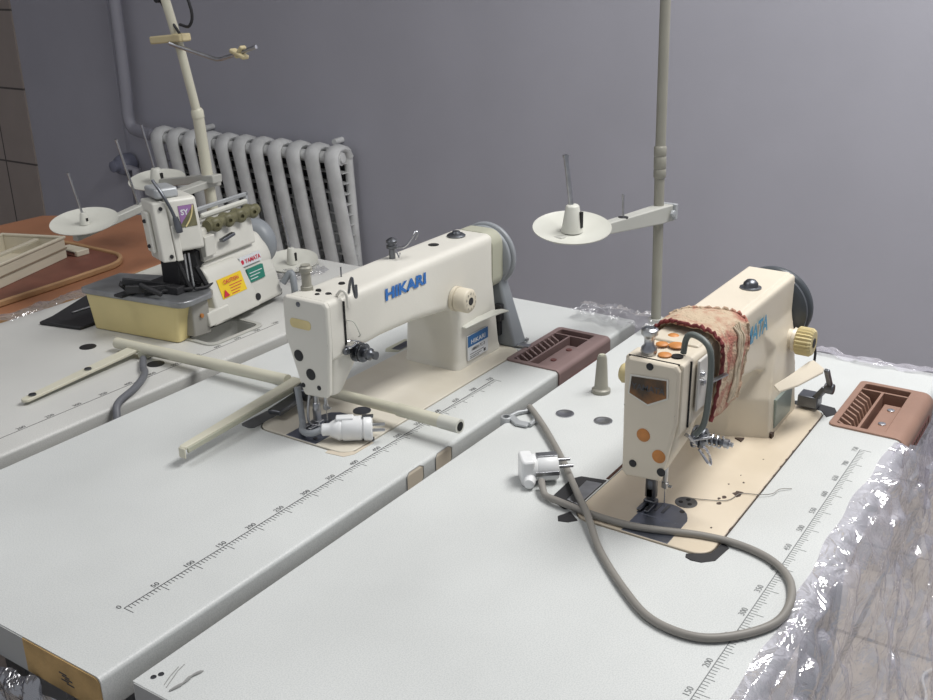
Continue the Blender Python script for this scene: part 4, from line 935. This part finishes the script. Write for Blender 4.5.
# ------------------------------------------------------------------ plastic film
def sheet(name, fn, nu, nv, m, label, cat='plastic film', crump=0, seed=0, fr=.02):
    vs = []; fs = []
    for i in range(nu+1):
        for j in range(nv+1):
            p = Vector(fn(i/nu, j/nv))
            if crump:
                q = p*fr+V(seed, seed*2, 0); a = crump(i/nu, j/nv) if callable(crump) else crump
                r1 = abs(noise.noise(q)); r2 = abs(noise.noise(q*2.3+V(9, 0, 0))); r3 = abs(noise.noise(q*2+V(0, 5, 0)))
                p += V(r3-.2, -(r1+.5*r2), (r2-.2))*a
            vs.append(p)
    for i in range(nu):
        for j in range(nv): a = i*(nv+1)+j; fs.append((a, a+1, a+nv+2, a+nv+1))
    o = MB().add(vs, fs).build(name, m, smooth=True, nonorm=True)
    return tag(o, label, cat)
def drape(u, v):
    x = 1160-u*1130
    prof = [(-603, 1.5), (-615, 1.5), (-630, -8), (-640, -40), (-648, -120), (-662, -260), (-690, -420), (-720, -560), (-740, -680), (-770, -752)]
    k = v*(len(prof)-1); i = min(int(k), len(prof)-2); f = k-i
    y = prof[i][0]*(1-f)+prof[i+1][0]*f; z = prof[i][1]*(1-f)+prof[i+1][1]*f
    y += -14*math.sin(x*.02+v*3)*v-20*math.sin(x*.045)*v*v
    if v < .1: y += 2*math.sin(x*.05)+3*math.sin(x*.013)
    if x > 850 and v < .35: f2 = min(1, (x-850)/60); z = min(z, z*(1-f2)+f2*(-24-v*330)); y = min(y, y*(1-f2)+f2*(-634-v*30))
    return (x, y, z)
o = sheet('plastic_film', drape, 230, 130, M['film'], 'clear wrinkled plastic film hanging down the front of the nearest table', crump=lambda u, v: 1+22*min(1, max(0, v-.05)*4), seed=3, fr=.011)
def endfilm(u, v):
    y = -620+u*500
    prof = [(1128, 2), (1146, 5), (1158, -5), (1164, -60), (1170, -200), (1180, -420)]
    k = v*5; i = min(int(k), 4); f = k-i
    return (prof[i][0]*(1-f)+prof[i+1][0]*f+6*math.sin(y*.04), y, prof[i][1]*(1-f)+prof[i+1][1]*f+3*math.sin(y*.07)*(1-v))
def bunch(u, v):
    y = -150+u*190; x = 1085+v*75-20*(1-u); h = 9*math.sin(PI*min(1, v*1.1))*(.4+.6*math.sin(PI*u))
    return (x, y, 8+h+6*abs(noise.noise(V(x*.05, y*.06, 0)))*1.5)
def crp(name, fn, label, m, amp, seed, nu=60, nv=40, fr=.04):
    vs = []; fs = []
    for i in range(nu+1):
        for j in range(nv+1):
            p = Vector(fn(i/nu, j/nv)); q = p*fr+V(seed, 0, 0)
            p += V(noise.noise(q+V(3, 0, 0)), noise.noise(q+V(0, 7, 0)), abs(noise.noise(q)) + .5*abs(noise.noise(q*2.2)))*amp
            vs.append(p)
    for i in range(nu):
        for j in range(nv): a = i*(nv+1)+j; fs.append((a, a+1, a+nv+2, a+nv+1))
    return tag(MB().add(vs, fs).build(name, m, smooth=True, nonorm=True), label, 'plastic film')
crp('plastic_film', endfilm, 'clear plastic film over the far right end of the nearest table', M['film'], 8, 2)
crp('plastic_film', bunch, 'crumpled clear film bunched at the far corner of the middle table by the stand', M['film2'], 14, 5)
crp('plastic_film', lambda u, v: (960+u*130, 640+v*90, 2+6*math.sin(PI*u)*math.sin(PI*v)), 'crumpled scrap of clear film beside the small spool disc', M['film2'], 12, 9, 30, 24)
crp('plastic_film', lambda u, v: (-60+u*260, 438-8*v+u*14, -46-v*280), 'clear film tucked between the middle and far tables', M['film2'], 6, 4, 40, 30) if False else None
crp('plastic_film', lambda u, v: (1180+u*800, -1050+v*380, -756+3*math.sin(9*u)), 'clear film trailing over the tiled floor by the nearest table', M['film2'], 14, 8, 90, 50, .02)
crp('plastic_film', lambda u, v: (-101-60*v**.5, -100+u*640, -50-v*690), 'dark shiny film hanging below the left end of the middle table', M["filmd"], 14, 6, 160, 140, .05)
crp('plastic_film', lambda u, v: (-60+u*780, 955+v*34, 4+8*math.sin(PI*v)), 'clear film strip lying in the joint between the far white table and the brown table', M['film2'], 8, 11, 90, 12, .03)
o = MB().tube(spline([(1230, -640, -752), (1300, -660, -742), (1380, -640, -745), (1450, -680, -750), (1470, -740, -752)], 6), 3, 8).build('loose_wire', M['plug'])
tag(o, 'pale thin cord curling on the tiled floor at the lower right', 'cord')

# ------------------------------------------------------------------ camera
R = Matrix(((0.55549785, -0.83132586, -0.01787318), (-0.30918314, -0.18654943, -0.93252619), (0.77189891, 0.52354238, -0.36065975)))
cam = bpy.data.cameras.new('camera'); co = bpy.data.objects.new('camera', cam); C.objects.link(co)
cx, cyv, cz = R[0], -Vector(R[1]), -Vector(R[2])
mw = Matrix(((cx[0], cyv[0], cz[0], -.5712555), (cx[1], cyv[1], cz[1], -.843637), (cx[2], cyv[2], cz[2], .6593085+.76), (0, 0, 0, 1)))
co.matrix_world = mw
cam.sensor_width = 36; cam.lens = 1030.43/933*36; cam.clip_start = .02; cam.clip_end = 50
bpy.context.scene.camera = co

# ------------------------------------------------------------------ light
def area(name, loc, rot, sx, sy, e, col=(1, 1, 1)):
    l = bpy.data.lights.new(name, 'AREA'); l.shape = 'RECTANGLE'; l.size = sx; l.size_y = sy; l.energy = e; l.color = col
    o = bpy.data.objects.new(name, l); C.objects.link(o); o.location = loc; o.rotation_euler = rot
area('ceiling_lamp', (1.25, -.85, 2.82), (0, 0, 0), 1.4, .7, 58, (1, .992, .98))
area('ceiling_lamp', (-.4, .9, 2.82), (0, 0, 0), 1.2, .6, 12, (.98, .985, 1))
w = bpy.data.worlds.new('world'); bpy.context.scene.world = w; w.use_nodes = True
w.node_tree.nodes['Background'].inputs[0].default_value = (.88, .91, 1, 1); w.node_tree.nodes['Background'].inputs[1].default_value = .34
vs = bpy.context.scene.view_settings; vs.view_transform = 'Standard'; vs.look = 'None'; vs.gamma = 1; vs.exposure = 0; vs.use_curve_mapping = False
# pieces of a part go one level below it
SUB = {'needle': 'needle_bar', 'dial_hub': 'stitch_dial', 'dial_numbers': 'stitch_dial', 'label_header': 'data_label', 'label_title': 'data_label', 'label_text': 'data_label',
       'badge_border': 'badge', 'badge_lettering': 'badge', 'badge_corner': 'badge', 'badge_swoosh': 'badge', 'oil_cap_holes': 'oil_cap', 'caution_text': 'caution_sticker',
       'green_sticker_text': 'green_sticker', 'red_lettering': 'white_sticker', 'feed_dog': 'slide_plate', 'tension_spring': 'tension_discs', 'bracket_screw': 'grey_bracket',
       'stamp_mark': 'exposed_chipboard_end', 'tape_outline': 'paper_tape_patch', 'pin': 'plug_body', 'earth_strip': 'plug_body', 'cord_outlet': 'plug_body', 'grip': 'plug_body', 'border': 'wrap', 'pale_yarn_row': 'wrap',
       'spool_cone': 'spool_disc', 'seam': 'wall_panel', 'latch_clip': 'latch_body', 'peg_tip': 'peg_body', 'face_seam': 'face_plate', 'oval_sticker': 'face_plate', 'chute_well': 'chute_rim', 'white_roller': 'thread_guide_frame',
       'tension_knob': 'tension_shaft', 'guard_foot': 'belt_guard', 'belt_guard_bracket': 'belt_guard', 'dial_collar': 'stitch_dial', 'guide_eyelet': 'guide_rod', 'tube_end_cap': 'tube_sleeve', 'take_up_slot': 'arm', 'brand_lettering': 'arm', 'film_crease': 'peeled_film_edge', 'embossed_panel': 'rim'}
bpy.context.view_layer.update()
for root in [o for o in C.objects if o.parent is None and o.children]:
    kids = sorted(root.children, key=lambda o: o.name); by = {}
    for k in kids: by.setdefault(k.name.split('.')[0], []).append(k)
    for sub, par in SUB.items():
        if sub in by and par in by:
            n = len(by[sub])
            for i, k in enumerate(by[sub]): k.parent = by[par][i*len(by[par])//n]
for o in C.objects:
    if '_o' in o: del o['_o']
